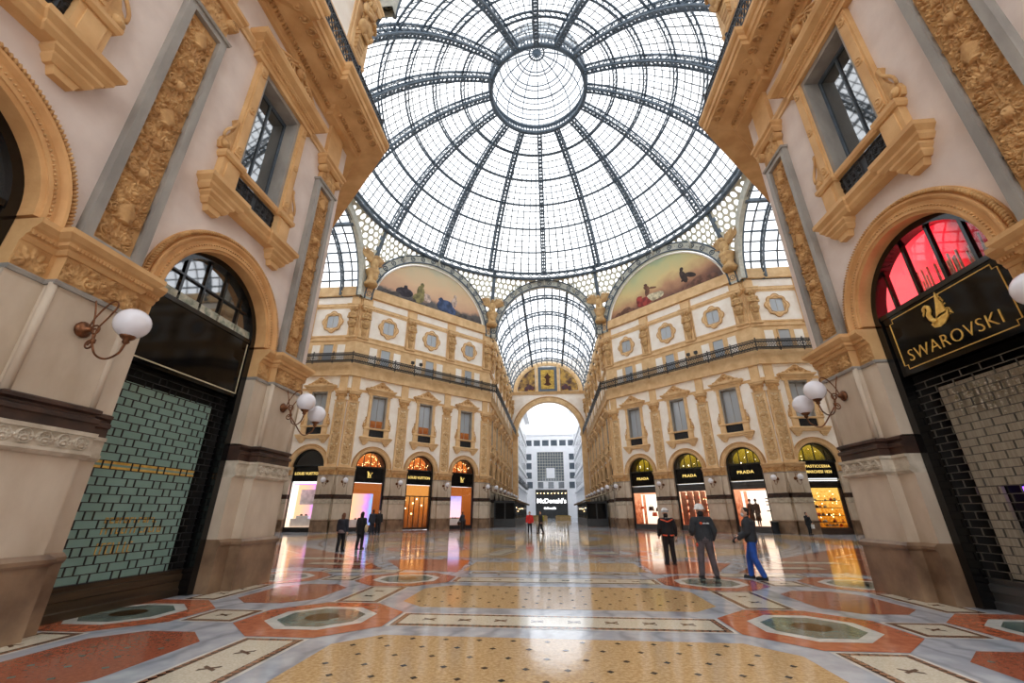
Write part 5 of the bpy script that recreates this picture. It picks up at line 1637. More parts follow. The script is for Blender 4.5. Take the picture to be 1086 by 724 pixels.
def person(label, x, y, face, H=1.75, top=COAL, legs=TROU, arms=None, stride=0.0, turn=0.0, hair=HAIRD, long_hair=False, helmet=False, mask=False, coat=0.0, fem=False, stance=.1):
    """face: heading of the body in degrees (0 looks away from the camera along the arcade)"""
    k = H / 1.75
    t = thing('person', label, 'person', None, None, (x, y, 0), math.radians(face)); t.scale = (k, k, k)
    sw = .185 if not fem else .165
    arms = arms or [((.25, -.02, 1.16), (.27, .07, .9)), ((-.25, -.02, 1.16), (-.27, .07, .9))]
    hd = Vector((0, .03, 1.635)); ct, st = math.cos(math.radians(turn)), math.sin(math.radians(turn))
    h = lambda a, c, z: (hd.x + ct * a - st * c, hd.y + st * a + ct * c, hd.z + z)
    feet = [(stance, stride), (-stance, -stride)]
    knee = []
    B = MB()
    B.cap((0, 0, .96), .135, (0, .0, 1.12), .125, 14); B.cap((0, 0, 1.12), .125, (0, .01, 1.32), .14, 14); B.cap((-.1, 0, 1.36), .1, (.1, 0, 1.36), .1, 12)
    B.cap((0, .0, 1.4), .075, (0, .02, 1.56), .058, 10)
    B.ell(h(0, 0, .02), (.078, .096, .118), 16, 0, (0, 0, math.radians(turn))); B.ell(h(0, .035, -.06), (.058, .06, .06), 12)
    B.ell(h(0, .1, -.015), (.014, .024, .022), 8); B.ell(h(0, .088, -.062), (.026, .014, .009), 8)
    for sg in (-1, 1):
        B.ell(h(sg * .078, -.005, -.005), (.014, .024, .034), 8); B.ell(h(sg * .03, .082, .016), (.014, .012, .009), 8)
    for i, (e, w) in enumerate(arms):
        sg = 1 if i == 0 else -1
        sh = (sg * sw, 0, 1.4); B.cap(sh, .062, e, .048, 10); B.cap(e, .047, w, .032, 10)
        d = (Vector(w) - Vector(e)).normalized(); side = Vector((-sg, 0, 0)) - d * Vector((-sg, 0, 0)).dot(d); side = side.normalized() if side.length > .01 else Vector((0, 1, 0)); pn = d.cross(side)
        W = Vector(w); pc = W + d * .055; B.cap(W, .03, pc + d * .03, .036, 10); B.cap(pc + pn * .022, .022, pc - pn * .022, .022, 8)
        for f in range(4):
            r0 = pc + d * .05 + pn * (f - 1.5) * .019; L = (.065, .075, .07, .055)[f]
            m = r0 + d * L * .5 + side * .008; B.cap(r0, .0095, m, .009, 6); B.cap(m, .009, m + (d * .75 + side * .65).normalized() * L * .5, .0075, 6)
        th = pc - d * .02 + pn * .035 * 1; B.cap(th, .012, th + (d * .7 + pn * .6).normalized() * .055, .009, 6)
    for i, (fx, fy) in enumerate(feet):
        sg = 1 if i == 0 else -1
        hip = Vector((sg * .092, 0, .92)); an = Vector((sg * .03 + fx, fy * 1.0, .1)); kn = (hip + an) / 2 + Vector((0, .035 + .25 * abs(stride) * (1 if fy < 0 else .4), 0)); kn.z = .5
        knee.append((hip, kn, an)); B.cap(hip, .088, kn, .058, 12); B.cap(kn, .056, an, .038, 12); B.cap(an, .036, an + Vector((sg * .02, .13, -.05)), .03, 8)
    body = solid(B, 'body', SKIN, t, .009)
    # clothing
    B = MB()
    for hip, kn, an in knee: B.cap(hip, .112, kn, .086, 12); B.cap(kn, .086, an + Vector((0, 0, .01)), .074, 12)
    B.cap((-.06, -.005, .96), .15, (.06, -.005, .96), .15, 12)
    solid(B, 'trousers', legs, t, .012)
    B = MB(); lo = .98 - coat
    B.cap((-.065, 0, lo), .16, (-.06, 0, 1.2), .155, 14); B.cap((.065, 0, lo), .16, (.06, 0, 1.2), .155, 14); B.cap((0, .01, 1.1), .17, (0, .0, 1.34), .175, 14); B.cap((-sw + .02, 0, 1.38), .11, (sw - .02, 0, 1.38), .11, 12); B.cap((0, 0, 1.42), .085, (0, .01, 1.5), .075, 12)
    for i, (e, w) in enumerate(arms):
        sg = 1 if i == 0 else -1; W = Vector(e).lerp(Vector(w), .95)
        B.cap((sg * (sw + .01), 0, 1.4), .095, e, .08, 12); B.cap(e, .078, W, .06, 12)
    solid(B, 'jacket', top, t, .012)
    for i, (hip, kn, an) in enumerate(knee):
        B = MB(); q = 1 if i == 0 else -1
        B.cap((an.x, an.y - .035, .05), .05, (an.x + q * .025, an.y + .16, .042), .042, 10); B.cap(an + Vector((0, 0, -.02)), .052, an + Vector((0, -.005, .03)), .05, 10)
        B.box(an.x - .05, an.x + .065, an.y - .085, an.y + .2, 0, .025); solid(B, 'shoe', BLKC, t, .01)
    if not helmet:
        B = MB(); B.ell(h(0, -.022, .05), (.09, .1, .1), 16); B.ell(h(0, -.05, -.01), (.082, .07, .09), 12)
        if long_hair: B.ell(h(0, -.06, -.1), (.1, .075, .16), 12); B.ell(h(0, -.05, .0), (.105, .09, .12), 12)
        solid(B, 'hair', hair, t, .012)
    else:
        B = MB(); B.ell(h(0, -.06, -.07), (.085, .06, .09), 12); solid(B, 'dark_hood', BLKC, t, .012)
        B = MB(); prof = [(.001, .135), (.05, .13), (.09, .105), (.118, .06), (.128, .0), (.15, -.012), (.15, -.02), (.12, -.012), (.11, .05), (.001, .12)]
        B.lathe([(r, z) for r, z in prof], h(0, -.005, .055), 22); B.box(-.015 + hd.x, .015 + hd.x, hd.y - .1, hd.y + .09, hd.z + .165, hd.z + .192); hm = B.build('helmet', WHP, t)
        if helmet == 2:
            B = MB(); B.lathe([(.131, .0), (.134, .0), (.134, .03), (.128, .03)], h(0, -.005, .055), 22); B.build('grey_band', GREYT, hm)
    if mask:
        B = MB(); B.ell(h(0, .075, -.05), (.055, .045, .055), 12); solid(B, 'face_mask', WHP, t, .008)
    return t


def add_part(t, name, mat, fn, vox=None):
    b = MB(); fn(b)
    return solid(b, name, mat, t, vox) if vox else b.build(name, mat, t)


def people():
    hip_arms = [((.27, -.03, 1.15), (.29, .06, .92)), ((-.27, -.03, 1.15), (-.29, .06, .92))]
    # three workers at the right
    t = person('person with white helmet and dark jacket with orange shoulder bands, back turned', 3.9, 16.1, 0, 1.69, BLKC, BLKC, hip_arms, helmet=2, stance=.09)
    add_part(t, 'orange_bands', ORFL, lambda b: [b.tube([(-.21, -.085, 1.44), (-.11, -.15, 1.4), (0, -.172, 1.36), (.11, -.15, 1.4), (.21, -.085, 1.44)], .024, 6), b.tube([(-.19, -.1, .93), (-.12, -.15, .92), (-.05, -.165, .92)], .022, 6), b.tube([(.05, -.165, .92), (.12, -.15, .92), (.19, -.1, .93)], .022, 6)])
    add_part(t, 'collar_flash', WHP, lambda b: b.box(-.05, .05, -.095, -.085, 1.46, 1.49))
    t = person('person with white helmet, charcoal jacket with red back emblem and grey trousers', 4.05, 12.85, -4, 1.76, COAL, GREYT, [((.28, -.04, 1.15), (.25, .1, .93)), ((-.28, .02, 1.16), (-.24, .2, 1.05))], helmet=1, stance=.15)
    add_part(t, 'back_emblem', ORFL, lambda b: b.lathe([(.001, -.012), (.036, -.01), (.036, .01), (.001, .012)], (-.06, -.178, 1.33), 14, 0, 'y'))
    add_part(t, 'emblem_lettering', WHP, lambda b: [b.box(-.015 + .028 * i, .004 + .028 * i, -.19, -.17, 1.312, 1.335 + (.012 if i in (1, 4) else 0)) for i in range(6)])
    add_part(t, 'pocket_patch', ORFL, lambda b: b.ell((-.2, -.02, .8), (.03, .06, .05), 8))
    t = person('person in bright blue trousers and white face mask looking back, dark gloves in hand', 5.28, 12.9, 62, 1.71, COAL, BLUE, [((.26, .06, 1.16), (.08, .28, 1.04)), ((-.26, .04, 1.14), (-.16, .28, .98))], stride=.16, turn=32, mask=True, stance=.1)
    add_part(t, 'dark_gloves', BLKC, lambda b: [b.cap((-.1, .36, .98), .045, (-.06, .42, .9), .05, 8), b.cap((-.02, .38, .95), .03, (.04, .46, .9), .03, 8)], .012)
    add_part(t, 'pale_sleeve_patch', CRM, lambda b: b.cap((.29, .05, 1.2), .05, (.27, .12, 1.12), .05, 8), .012)
    # two women walking at the left, two dark figures before the window
    sw = [((.24, -.06, 1.18), (.26, .02, .93)), ((-.24, .05, 1.18), (-.27, .1, .94))]
    t = person('person with auburn hair and dark jacket over grey top, walking away', -9.42, 19.9, 6, 1.57, NAVY, BLKC, sw, .13, hair=HAIRB, long_hair=True, fem=True, stance=.05)
    add_part(t, 'knit_hem', PINKG, lambda b: b.lathe([(.17, .0), (.185, .02), (.185, .13), (.165, .15)], (0, 0, .84), 18))
    t = person('person in black coat with cream shoulder bag, walking away beside auburn-haired companion', -9.15, 21.3, -4, 1.62, BLKC, BLKC, sw, .1, hair=HAIRD, long_hair=True, coat=.16, fem=True, stance=.05)
    add_part(t, 'shoulder_bag', CRM, lambda b: [b.ell((.3, -.02, .98), (.07, .15, .2), 12), b.tube([(.3, -.1, 1.15), (.2, -.04, 1.46), (.28, .08, 1.15)], .014, 5)])
    person('person in dark suit standing before the pink-lit shop window', -14.25, 35.2, 40, 1.8, NAVY, NAVY, None, .06, coat=.1)
    person('person in dark coat with face mask before the pink-lit shop window', -13.85, 35.4, 200, 1.78, BLKC, BLKC, None, .05, coat=.15, mask=True)
    t = person('person in dark jacket with dark bag beside the blue-violet lit shop window', -8.25, 41.5, 60, 1.66, NAVY, BLKC, [((.24, .06, 1.16), (.2, .2, .95)), ((-.24, .08, 1.16), (-.2, .22, .95))], .14, hair=HAIRB, fem=True, stance=.05)
    add_part(t, 'dark_bag', PROD, lambda b: [b.ell((-.26, .2, .75), (.12, .2, .18), 12), b.tube([(-.26, .12, .9), (-.22, .2, 1.0), (-.26, .28, .9)], .014, 5)])
    t = person('person in red padded jacket and white mask walking towards the camera', -1.85, 37.6, 184, 1.66, REDC, TROU, hip_arms, .06, mask=True, coat=.05)
    t = person('person in black with yellow-green backpack walking beside red jacket', -.95, 37.9, 120, 1.68, BLKC, BLKC, sw, .16, hair=HAIRD, turn=30)
    add_part(t, 'backpack', YEL, lambda b: b.cap((0, -.22, 1.12), .13, (0, -.2, 1.34), .11, 12), .014)
    t = person('person in black coat with white bag beside the gold-lit pastry window', 19.75, 37.3, 200, 1.62, BLKC, BLKC, [((.22, .08, 1.18), (.1, .2, 1.38)), ((-.24, .04, 1.16), (-.22, .16, .95))], .05, fem=True, coat=.15)
    add_part(t, 'white_bag', WHP, lambda b: [b.box(-.34, -.12, .1, .24, .5, .82), b.tube([(-.3, .17, .82), (-.23, .17, .95), (-.16, .17, .82)], .01, 5)])


# ------------------------------------------------------------------ assemble
K_PIER = Kind(pier); K_CORA = Kind(lambda: pier(.6, 1.1, .56)); K_CORB = Kind(lambda: pier(1.1, .6, .56)); K_PIERF = Kind(lambda: pier(.93, .93, .6)); K_CORFA = Kind(lambda: pier(.6, .93, .56)); K_CORFB = Kind(lambda: pier(.93, .6, .56))
K_NCA = Kind(lambda: pier(.94, 1.06, .62, OCHREN)); K_NCB = Kind(lambda: pier(1.06, .94, .62, OCHREN)); K_PIERN = Kind(lambda: pier(1.06, 1.06, .62, OCHREN))
K_ARCH = Kind(lambda: arch(OCHRE)); K_ARCHN = Kind(lambda: arch(ORANGE))
K_PIL = Kind(lambda: pilaster(1.1, seed=3, res=.02, mats=(OCHRE, GROUND), amp=1.4)); K_PILN = Kind(lambda: pilaster(1.04, seed=5, res=.011, mats=(GREYB, OCHREN), OCHRE=OCHREN, amp=1.6, rel=OCHRE2))
K_WINN = Kind(lambda: window('near', None, None, OCHREN)); K_WIN = Kind(lambda: window('far', None, PANE2)); K_WINL = Kind(lambda: window('far', AMBERL, PANE2))
K_QUA = Kind(quatrefoil); K_MEZ = Kind(mezzanine); K_HERM = Kind(herm)
K_LAMP = Kind(lambda: lamp(1)); K_LAMP2L = Kind(lambda: lamp(2, -1)); K_LAMP2R = Kind(lambda: lamp(2, 1)); K_PLAIN = Kind(lambda: far_front('plain'))
WN = [0]
ORD = ['first', 'second', 'third', 'fourth', 'fifth', 'sixth', 'seventh', 'eighth']


def win(k, fr, s, label, **kw):
    WN[0] += 1
    return k.at(fr, s, label, name='window_%d' % WN[0], **kw)


def bay(fr, c, w, near=False, lit=False, front=None, upper=True, desc_front=None):
    (K_ARCHN if near else K_ARCH).at(fr, c, 'ochre moulded arch surround ' + w, group='shop arches')
    win(K_WINN if near else (K_WINL if lit else K_WIN), fr, c, 'tall crested window with grille ' + w, group='tall framed windows')
    if upper:
        win(K_QUA, fr, c, 'small square quatrefoil window ' + w, group='quatrefoil windows')
        win(K_MEZ, fr, c, 'low balcony window ' + w, group='low balcony windows')
    if front is None:
        K_PLAIN.at(fr, c, 'dark shop front ' + w, group='dark shop fronts')
    else:
        fr.put(tag(front, desc_front), c)


def post(fr, s, w, near=False, pk=None, lampk=None, lz=None, hm=True):
    (pk or K_PIER).at(fr, s, 'beige stone pier with carved band ' + w, group='stone piers')
    (K_PILN if near else K_PIL).at(fr, s, ('carved pilaster in grey marble border ' if near else 'carved gold and cream pilaster ') + w, group='carved pilasters')
    if hm: K_HERM.at(fr, s, 'carved half-figure statue ' + w, group='half-figure statues')
    if lampk: lampk.at(fr, s, ('two-globe' if lampk in (K_LAMP2L, K_LAMP2R) else 'single-globe') + ' copper wall lamp ' + w, group='globe wall lamps')


def main():
    floor()
    FL, FR_ = Frame(-XW, YN, 0, -1), Frame(XW, YN, 0, 1)
    DLf, DRf = Frame(-XW, YF, -1, -1), Frame(XK, YK, -1, 1)
    SLf, SRf = Frame(-XK, YK, -1, 0), Frame(XK, YK, -1, 0)
    ALf, ARf = Frame(-XW, YF, 0, -1), Frame(XW, YF, 0, 1)
    # near walls
    PN = [.94, 6.225, 11.5]
    cells = lambda sg: [tuple(sorted_cell(a, c, e, sg)) for a, c, e in ((0, 3.58, 6.225), (6.225, 8.86, 11.5), (11.5, None, 27))]

    def sorted_cell(a, c, e, sg):
        return (a, c, e) if sg > 0 else (-e, None if c is None else -c, -a)
    wall('wall_left', FL, 0, 27, cells(1), PLAST, 'pink-white plaster wall of the near arcade, left side')
    wall('wall_right', FR_, -27, 0, cells(-1), PLAST, 'pink-white plaster wall of the near arcade, right side')
    for sg, fr, nm in ((1, FL, 'left'), (-1, FR_, 'right')):
        mk = 'green shutter' if sg > 0 else 'swan sign'
        ends = ['at octagon corner just beyond the ' + mk, 'on the camera side of the ' + mk, '']
        for i, s in enumerate(PN[:2] if sg < 0 else PN[:3]):
            lk = ((K_LAMP2L if sg > 0 else K_LAMP2R), K_LAMP, None)[i]
            w = ends[i] if i < 2 else 'nearest the camera, two arches before octagon corner'
            post(fr, sg * s, w, True, (K_NCA if sg > 0 else K_NCB) if i == 0 else K_PIERN, lk, hm=(i == 0))
        bay(fr, sg * 3.58, 'over the ' + mk, True, False, near_left_front() if sg > 0 else near_right_front(), True, ('black shop front with reflecting fanlight above the green shutter' if sg > 0 else 'black shop front with red-lit fanlight above the swan sign'))
        fr.put(near_left_shutter() if sg > 0 else near_right_shutter(), sg * 3.58)
        if sg > 0:
            s = sign_board('blank glossy black fascia edged with a cream line above green shutter', 4.22, 5.7, GLOSS)
            b = MB(); b.box(-1.36, 1.4, -.262, -.25, 4.3, 4.325); b.box(-1.37, -1.345, -.262, -.25, 4.3, 5.6); b.build('cream_line', CREAM, s); fr.put(s, 3.58)
            f = thing('shopfront', '', 'shop front'); frontage(PANE, (-.7, 0, .7), f, BLACK); b = MB(); b.box(-1.42, 1.42, -.46, -.4, 0, 5.7); b.build('dark_panel', BLACK, f)
            bay(fr, 8.86, 'nearest the camera, before the green shutter', True, False, f, False, 'dark glazed shop front nearest the camera, before the green shutter')
        else:
            fr.put(swan_sign(), -3.58)
        # balcony slab breaking forward over the corner pilaster
        pth = [(27, 0), (PN[1] + .8, 0), (PN[1] + .8, .22), (PN[1] - .8, .22), (PN[1] - .8, 0), (PN[0] + .75, 0), (PN[0] + .75, .22), (-.09, .22)]
        P = [fr.p(sg * s, o) for s, o in pth]
        P.append(((-1 if sg > 0 else 1) * (XW + 6), YN + 6 + .3))
        if sg < 0: pass
        b = MB(); b.sweep(BALC, P[::-1] if sg > 0 else P); o = b.build('trim_%d' % (1 if sg > 0 else 2), OCHREN); tag(o, 'heavy ochre balcony cornice high above the ' + mk, 'moulding', None, 'structure')
        t = thing('soffit_ornament', 'carved scroll brackets under the balcony high above the ' + mk, 'ornament'); fr.put(t, 0)
        b = MB(); b2 = MB()
        for i in range(46):
            s = sg * (.1 + .34 * i); of = .22 if (abs(abs(s) - PN[0]) < .85 or abs(abs(s) - PN[1]) < .8) else 0
            b.tube([(s + .1 * math.cos(a), .82 + of + .12 * math.sin(a * 1.0) , 14.7 - .012 * a) for a in np.linspace(0, 5.5, 12)], .03, 5); b.ell((s, .82 + of, 14.69), (.05, .05, .05), 6)
            for k in range(3): b2.box(s - .15 + .11 * k, s - .09 + .11 * k, of + .2, of + .3, 14.42, 14.56)
        b.build('scroll_moulding', OCHRE2, t); b2.build('dentil_moulding', OCHRE2, t)
        railing(fr, *((-.41, 13) if sg > 0 else (-13, .41)), 'black iron balcony railing high above the ' + mk)
    # angled sides
    sp = (LD - 1.2) / 3
    PD = [.6 + sp * i for i in range(4)]
    sidew = lambda nm: 'angled facade'
    for nm, fr, rev in (('left', DLf, False), ('right', DRf, True)):
        pos = lambda s: LD - s if rev else s
        am = 'amber-lit' if not rev else 'yellow-lit'
        cc = [(0 if i == 0 else PD[i], PD[i] + sp / 2, LD if i == 2 else PD[i + 1]) for i in range(3)]
        cc = [(LD - e, LD - c, LD - a) for a, c, e in cc] if rev else cc
        wall('wall_%s_angled' % nm, fr, 0, LD, cc, WHITE, 'cream and ochre facade, angled %s side of the octagon' % nm)
        fronts = (('lit_b', 'door', 'lit_a') if not rev else ('white_bags', 'brown_shelves', 'mannequins'))
        desc = (('shop front with blue-violet lit window, next to the far arcade', 'shop front with amber-lit glass doors, middle of the amber-lit facade', 'shop front with pink-lit screen window, behind the walking pair') if not rev else ('shop front with white lit window of handbags, next to the far arcade', 'shop front with terracotta shelves of goods, middle of the yellow-lit facade', 'shop front with two mannequins in white lit window'))
        for i in range(3):
            w = 'in %s bay from far arcade, %s facade' % (ORD[i], am)
            c = pos(PD[i] + sp / 2)
            bay(fr, c, w, False, not rev, far_front(fronts[i], i + 3), True, desc[i])
            sg_ = sign_board('black fascia with %s, %s bay from far arcade, %s facade' % (('gold monogram', 'gold capitals', 'gold monogram')[i] if not rev else 'gold capitals', ORD[i], am))
            if not rev and i != 1: monogram(sg_, LGOLD, 0, -.26, 5.0, .6)
            elif not rev: letters('LOUIS VUITTON', .35, LGOLD, sg_, 0, -.25, 4.95, .98, .02, 1.0, .006)
            else:
                letters('PRADA', .36, LGOLD, sg_, 0, -.25, 4.98, 1.15, .02, 1.15, .008)
                b = MB(); b.box(-1.42, 1.42, -.27, -.2, 4.22, 4.28); b.build('pale_edge', CREAM, sg_)
            fr.put(sg_, c)
        for i in range(4):
            w = ('where %s facade meets far arcade' % am, 'first from far arcade, %s facade' % am, 'second from far arcade, %s facade' % am, 'at outer end of %s facade' % am)[i]
            post(fr, pos(PD[i]), w, False, K_PIER if i in (1, 2) else (K_CORA if (i == 0) != rev else K_CORB), K_LAMP)
        lunette(fr, LD / 2, 'painted lunette with %s' % ('reclining figure in blue under a peach sky' if not rev else 'figures in red and cream under a yellow sky'),
                ([(0, S(70, 66, 66)), (.16, S(96, 92, 92)), (.24, S(206, 164, 134)), (.5, S(222, 188, 150)), (.8, S(212, 192, 156)), (1, S(186, 186, 164))], 0.0) if not rev else ([(0, S(84, 62, 56)), (.14, S(132, 90, 70)), (.3, S(186, 140, 104)), (.5, S(216, 194, 136)), (.8, S(196, 194, 142)), (1, S(160, 180, 150))], .015),
                [('dark_hill', S(96, 90, 88), [(-5.2, .1, .9, .45, .2), (-4.2, .3, .8, .4, .3), (-3.4, .1, .9, .4, -.2), (.2, .0, 1, .35, .1), (3, .1, .9, .35, -.1), (5, .3, .9, .4, .3), (5.8, .2, .8, .4, -.2)]), ('blue_figure', S(70, 90, 130), [(-1.6, 1.0, 1.2, .8, .3), (-2.4, .7, .9, .6, -.3), (-1.0, 1.5, .3, .5, 0)]), ('green_gold_figure', S(150, 140, 90), [(1.8, 1.5, .55, 1.1, .1), (1.7, 2.7, .25, .32, 0), (2.1, .8, .7, .6, 0)]), ('pale_figure', S(214, 190, 176), [(-2.9, 1.9, .4, .7, -.2), (-3.0, 2.7, .22, .28, 0), (.9, 1.2, .5, .6, .3)]), ('dark_figure', S(60, 54, 66), [(3.9, 1.0, 1.1, .6, .1), (3.8, 1.6, .25, .35, .2)])] if not rev else
                [('dusky_hill', S(128, 88, 70), [(5.9, .1, .8, .5, -.2), (5.0, .4, .8, .5, .4), (4.2, .2, .9, .4, -.3), (-5.9, .3, .8, .5, .3), (-5.0, .6, .9, .5, -.4), (-4.2, .5, .8, .5, .5), (-3.2, .2, .9, .4, .1), (-1, .0, 1, .3, 0), (.4, .1, 1, .3, .2)]), ('red_figure', S(168, 62, 54), [(2.2, .7, 1.1, .6, .1), (2.9, 1.2, .4, .5, .3)]), ('cream_figure', S(226, 214, 180), [(1.0, .9, 1.1, .5, -.15), (.2, .8, .6, .4, .2)]), ('brown_figure', S(120, 80, 60), [(1.7, 1.9, .3, .7, -.2), (1.8, 2.7, .22, .28, 0), (1.0, 2.1, .6, .12, -.3)]), ('dark_figure', S(66, 50, 46), [(-3.0, 1.8, .35, .9, .3), (-2.9, 2.8, .22, .26, 0), (-3.8, 1.7, .7, .3, -.5)])])
    # side arcades
    for nm, fr, sg in (('left', SLf, 1), ('right', SRf, -1)):
        q = 'violet-lit window' if sg > 0 else 'pastry shop'
        sb = ['over the ' + q, 'in the bay beyond the ' + q, 'at the octagon corner beside the ' + q, 'on the outer side of the ' + q, 'two piers beyond the ' + q]
        wall('wall_%s_side' % nm, fr, *sorted((0, sg * 26)), [((0, 2.85, 5.4) if sg > 0 else (-5.4, -2.85, 0)), ((5.4, 8.1, 10.8) if sg > 0 else (-10.8, -8.1, -5.4)), ((10.8, None, 26) if sg > 0 else (-26, None, -10.8))], WHITE, 'cream and ochre wall of the %s side arcade' % nm)
        bay(fr, sg * 2.85, sb[0], False, False, far_front('dark_lit' if sg > 0 else 'pastry', 12), True, ('black shop front with pink and violet lit window holding dark shoes' if sg > 0 else 'pastry shop front with golden lit shelves'))
        bay(fr, sg * 8.1, sb[1])
        s = sign_board('black fascia with %s of gold capitals over the ' % ('one line' if sg > 0 else 'two lines') + q)
        if sg > 0: letters('LOUIS VUITTON', .35, LGOLD, s, 0, -.25, 4.95, .98, .02, 1.0, .006)
        else: letters('PASTICCERIA', .31, LGOLD, s, 0, -.25, 5.22, 1.0, .02, 1.1, .004); letters('MARCHESI 1824', .31, LGOLD, s, 0, -.25, 4.78, .9, .02, 1.05, .004)
        fr.put(s, sg * 2.85)
        post(fr, sg * .6, sb[2], False, K_CORA if sg > 0 else K_CORB, K_LAMP); post(fr, sg * 5.4, sb[3]); post(fr, sg * 10.8, sb[4])
        # plain near sides of the octagon, behind the foreground walls
        x = -1 if sg > 0 else 1
        g = Frame(x * XK, YN + DL, -x, -1) if sg > 0 else Frame(XW, YN, 1, 1)
        wall('wall_%s_near_angled' % nm, g, 0, LD, [(0, None, LD)], WHITE, 'plain rear angled facade on the %s, behind the foreground wall' % nm, False)
        g = Frame(x * XK, YN + DL, 1, 0)
        wall('wall_%s_side_near' % nm, g, *sorted((0, x * 26)), [tuple(sorted((0, x * 26))[:1]) + (None,) + tuple(sorted((0, x * 26))[1:])], WHITE, 'plain near wall of the %s side arcade' % nm, False)
        b = MB(); b.box(-XW - .6, XW + .6, -.5, 0, 0, ZT + .4, 0); b.box(-XW - .6, XW + .6, 0, .3, ZT, ZC, 1); o = b.build('wall_%s_end' % nm, [WHITE, OCHRE]); tag(o, 'plain end wall closing the %s side arcade' % ('amber-lit' if sg > 0 else 'pastry shop'), 'wall', None, 'structure'); o.location = (x * (XK + 25.9), YC, 0); o.rotation_euler = (0, 0, x * PI / 2)
    # far arcade
    LA = YE - YF; spa = (LA - 1.2) / 6
    for nm, fr, sg in (('left', ALf, -1), ('right', ARf, 1)):
        ps = [.6 + spa * i for i in range(7)]
        am = 'amber-lit' if nm == 'left' else 'yellow-lit'
        cc = [(0 if i == 0 else ps[i], ps[i] + spa / 2, LA if i == 5 else ps[i + 1]) for i in range(6)]
        wall('wall_%s_far' % nm, fr, *sorted((0, sg * LA)), [(a, c, e) if sg > 0 else (-e, -c, -a) for a, c, e in cc], WHITE, 'cream and ochre %s wall of the far arcade' % nm)
        for i in range(6): bay(fr, sg * (ps[i] + spa / 2), 'in %s bay, far arcade wall on %s side' % (ORD[i], am))
        for i in range(7):
            post(fr, sg * ps[i], '%s along far arcade wall, %s side' % (ORD[i], am), False, K_PIERF if 0 < i < 6 else (K_CORFA if (i == 0) == (sg > 0) else K_CORFB), K_LAMP)
        kiosk(-1 if nm == 'left' else 1)
        x = -1 if nm == 'left' else 1
        path = [(x * XW, YE), (x * XW, YF), (x * XK, YK), (x * 46, YK)]
        for prof, zn, ds in ((BALC, 3, 'balcony cornice'), (CORN, 5, 'main cornice under the roof')):
            trim('trim_%d' % (zn + (0 if x < 0 else 1)), prof, path[::-1] if x < 0 else path, OCHRE, 'ochre %s of octagon and far arcade, %s side' % (ds, am))
        railing(fr, *sorted((sg * -.41, sg * LA)), 'black iron balcony railing of the far arcade, %s side' % am)
        railing(DLf if x < 0 else DRf, -.41, LD + .41, 'black iron balcony railing across the %s facade' % am)
        railing(SLf if x < 0 else SRf, *((-.41, 14) if x < 0 else (-14, .41)), 'black iron balcony railing above the ' + ('violet-lit window' if x < 0 else 'pastry shop'))
        t = None
        for i, s in enumerate((11.2, 10.2) if x < 0 else (LD - 11.2, LD - 12.0)):
            t = thing('floodlight', 'small black floodlight on balcony railing of the %s facade, %s' % (am, ('outer one', 'inner one')[i]), 'floodlight'); (DLf if x < 0 else DRf).put(t, s)
            b = MB(); b.box(-.16, .16, .92, 1.12, 16.6, 16.9); b.build('housing', BLACKM, t); b = MB(); b.box(-.03, .03, .98, 1.04, 16.42, 16.62); b.build('bracket', BLACKM, t)
    end_wall(); street()
    # roof
    build_dome()
    AR = [(0, YF, 0, XW, 'iron arch with rosettes at the mouth of the far arcade'), (-(XW + XK) / 2, (YF + YK) / 2, DLf.a, LD / 2, 'iron arch with rosettes round the peach-sky lunette'), ((XW + XK) / 2, (YF + YK) / 2, DRf.a, LD / 2, 'iron arch with rosettes round the yellow-sky lunette'), (-XK, YC, PI / 2, XW, 'iron arch with rosettes at the mouth of the left side arcade'), (XK, YC, -PI / 2, XW, 'iron arch with rosettes at the mouth of the right side arcade'), (0, YN, 0, XW, 'iron arch with rosettes over the near arcade mouth'),
          (-(XW + XK) / 2, (YN + YN + DL) / 2, -PI / 4, LD / 2, 'iron arch on the rear left angled side'), ((XW + XK) / 2, (YN + YN + DL) / 2, PI / 4, LD / 2, 'iron arch on the rear right angled side')]
    for x, y, a, h, l in AR:
        if y == YF: a = PI
        side_arch(x, y, a, h, 'iron_arch', l)
    lattice_spandrels()
    vault('vault_far', 'glazed barrel vault of the far arcade', 0, YF, 0, LA, 6)
    vault('vault_left', 'glazed barrel vault of the left side arcade', -XK, YC, PI / 2, 26, 4)
    vault('vault_right', 'glazed barrel vault of the right side arcade', XK, YC, -PI / 2, 26, 4)
    vault('vault_near', 'glazed barrel vault over the near arcade', 0, YN, PI, 27, 5)
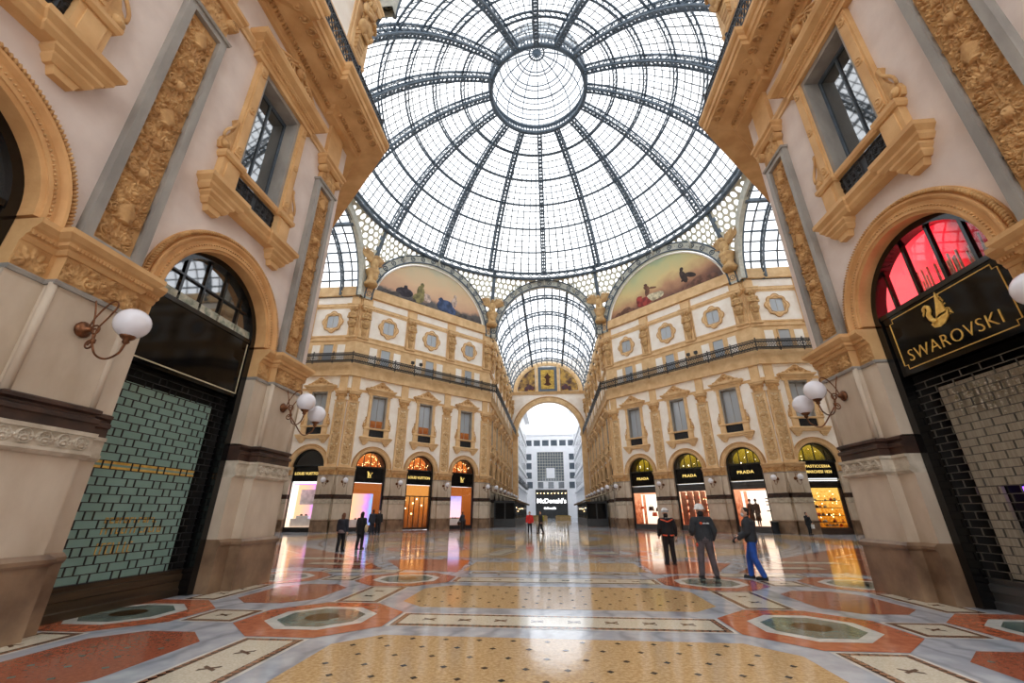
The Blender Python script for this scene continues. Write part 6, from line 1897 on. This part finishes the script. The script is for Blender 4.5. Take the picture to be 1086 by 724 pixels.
    for x in (-1, 1):
        nm = 'left' if x < 0 else 'right'
        wf = lambda X, Y: (X * .975, YC + (Y - YC) * .975, math.atan2(YC - Y, -X) - PI / 2)
        winged(*wf(x * XW, YF), 'stone winged figure between the far arcade arch and the %s lunette' % ('peach-sky' if x < 0 else 'yellow-sky'))
        winged(*wf(x * XK, YK), 'stone winged figure at the outer end of the %s lunette' % ('peach-sky' if x < 0 else 'yellow-sky'))
    # odds and ends
    bin_(-9.35, 47.3, 'black litter bin by the pier between blue-violet window and far arcade'); bin_(18.05, 39.0, 'black litter bin at the pier beside the pastry shop')
    people()


main()

# ------------------------------------------------------------------ daylight, camera
w = bpy.data.worlds.new('overcast_sky'); SC.world = w; w.use_nodes = True
nt = w.node_tree; bg = nt.nodes['Background']
tc = nt.nodes.new('ShaderNodeTexCoord'); nz = nt.nodes.new('ShaderNodeTexNoise'); nz.inputs['Scale'].default_value = 2.5; nz.inputs['Detail'].default_value = 5
cr = nt.nodes.new('ShaderNodeValToRGB'); cr.color_ramp.elements[0].color = (.80, .84, .90, 1); cr.color_ramp.elements[1].color = (1, 1, 1, 1); cr.color_ramp.elements[0].position = .3; cr.color_ramp.elements[1].position = .7
nt.links.new(tc.outputs['Generated'], nz.inputs['Vector']); nt.links.new(nz.outputs[0], cr.inputs[0]); nt.links.new(cr.outputs[0], bg.inputs[0])
bg.inputs[1].default_value = 1.0

cam = bpy.data.cameras.new('camera'); co = bpy.data.objects.new('camera', cam); COL.objects.link(co)
cam.sensor_width = 36; cam.lens = 444.6 / 1086 * 36; cam.clip_end = 500
pt, yw = math.radians(22.2), math.radians(-5.04)
fw = Vector((math.sin(yw) * math.cos(pt), math.cos(yw) * math.cos(pt), math.sin(pt))); rt = Vector((math.cos(yw), -math.sin(yw), 0)); up = rt.cross(fw)
M = Matrix((rt, up, -fw)).transposed().to_4x4(); M.translation = (0, 0, 1.6); co.matrix_world = M
SC.camera = co
SC.view_settings.view_transform = 'Standard'; SC.view_settings.look = 'None'; SC.view_settings.gamma = 1; SC.view_settings.use_curve_mapping = False
SC.view_settings.exposure = 1.4
SC.cycles.max_bounces = 8; SC.cycles.diffuse_bounces = 5; SC.cycles.transparent_max_bounces = 12; SC.cycles.use_denoising = True
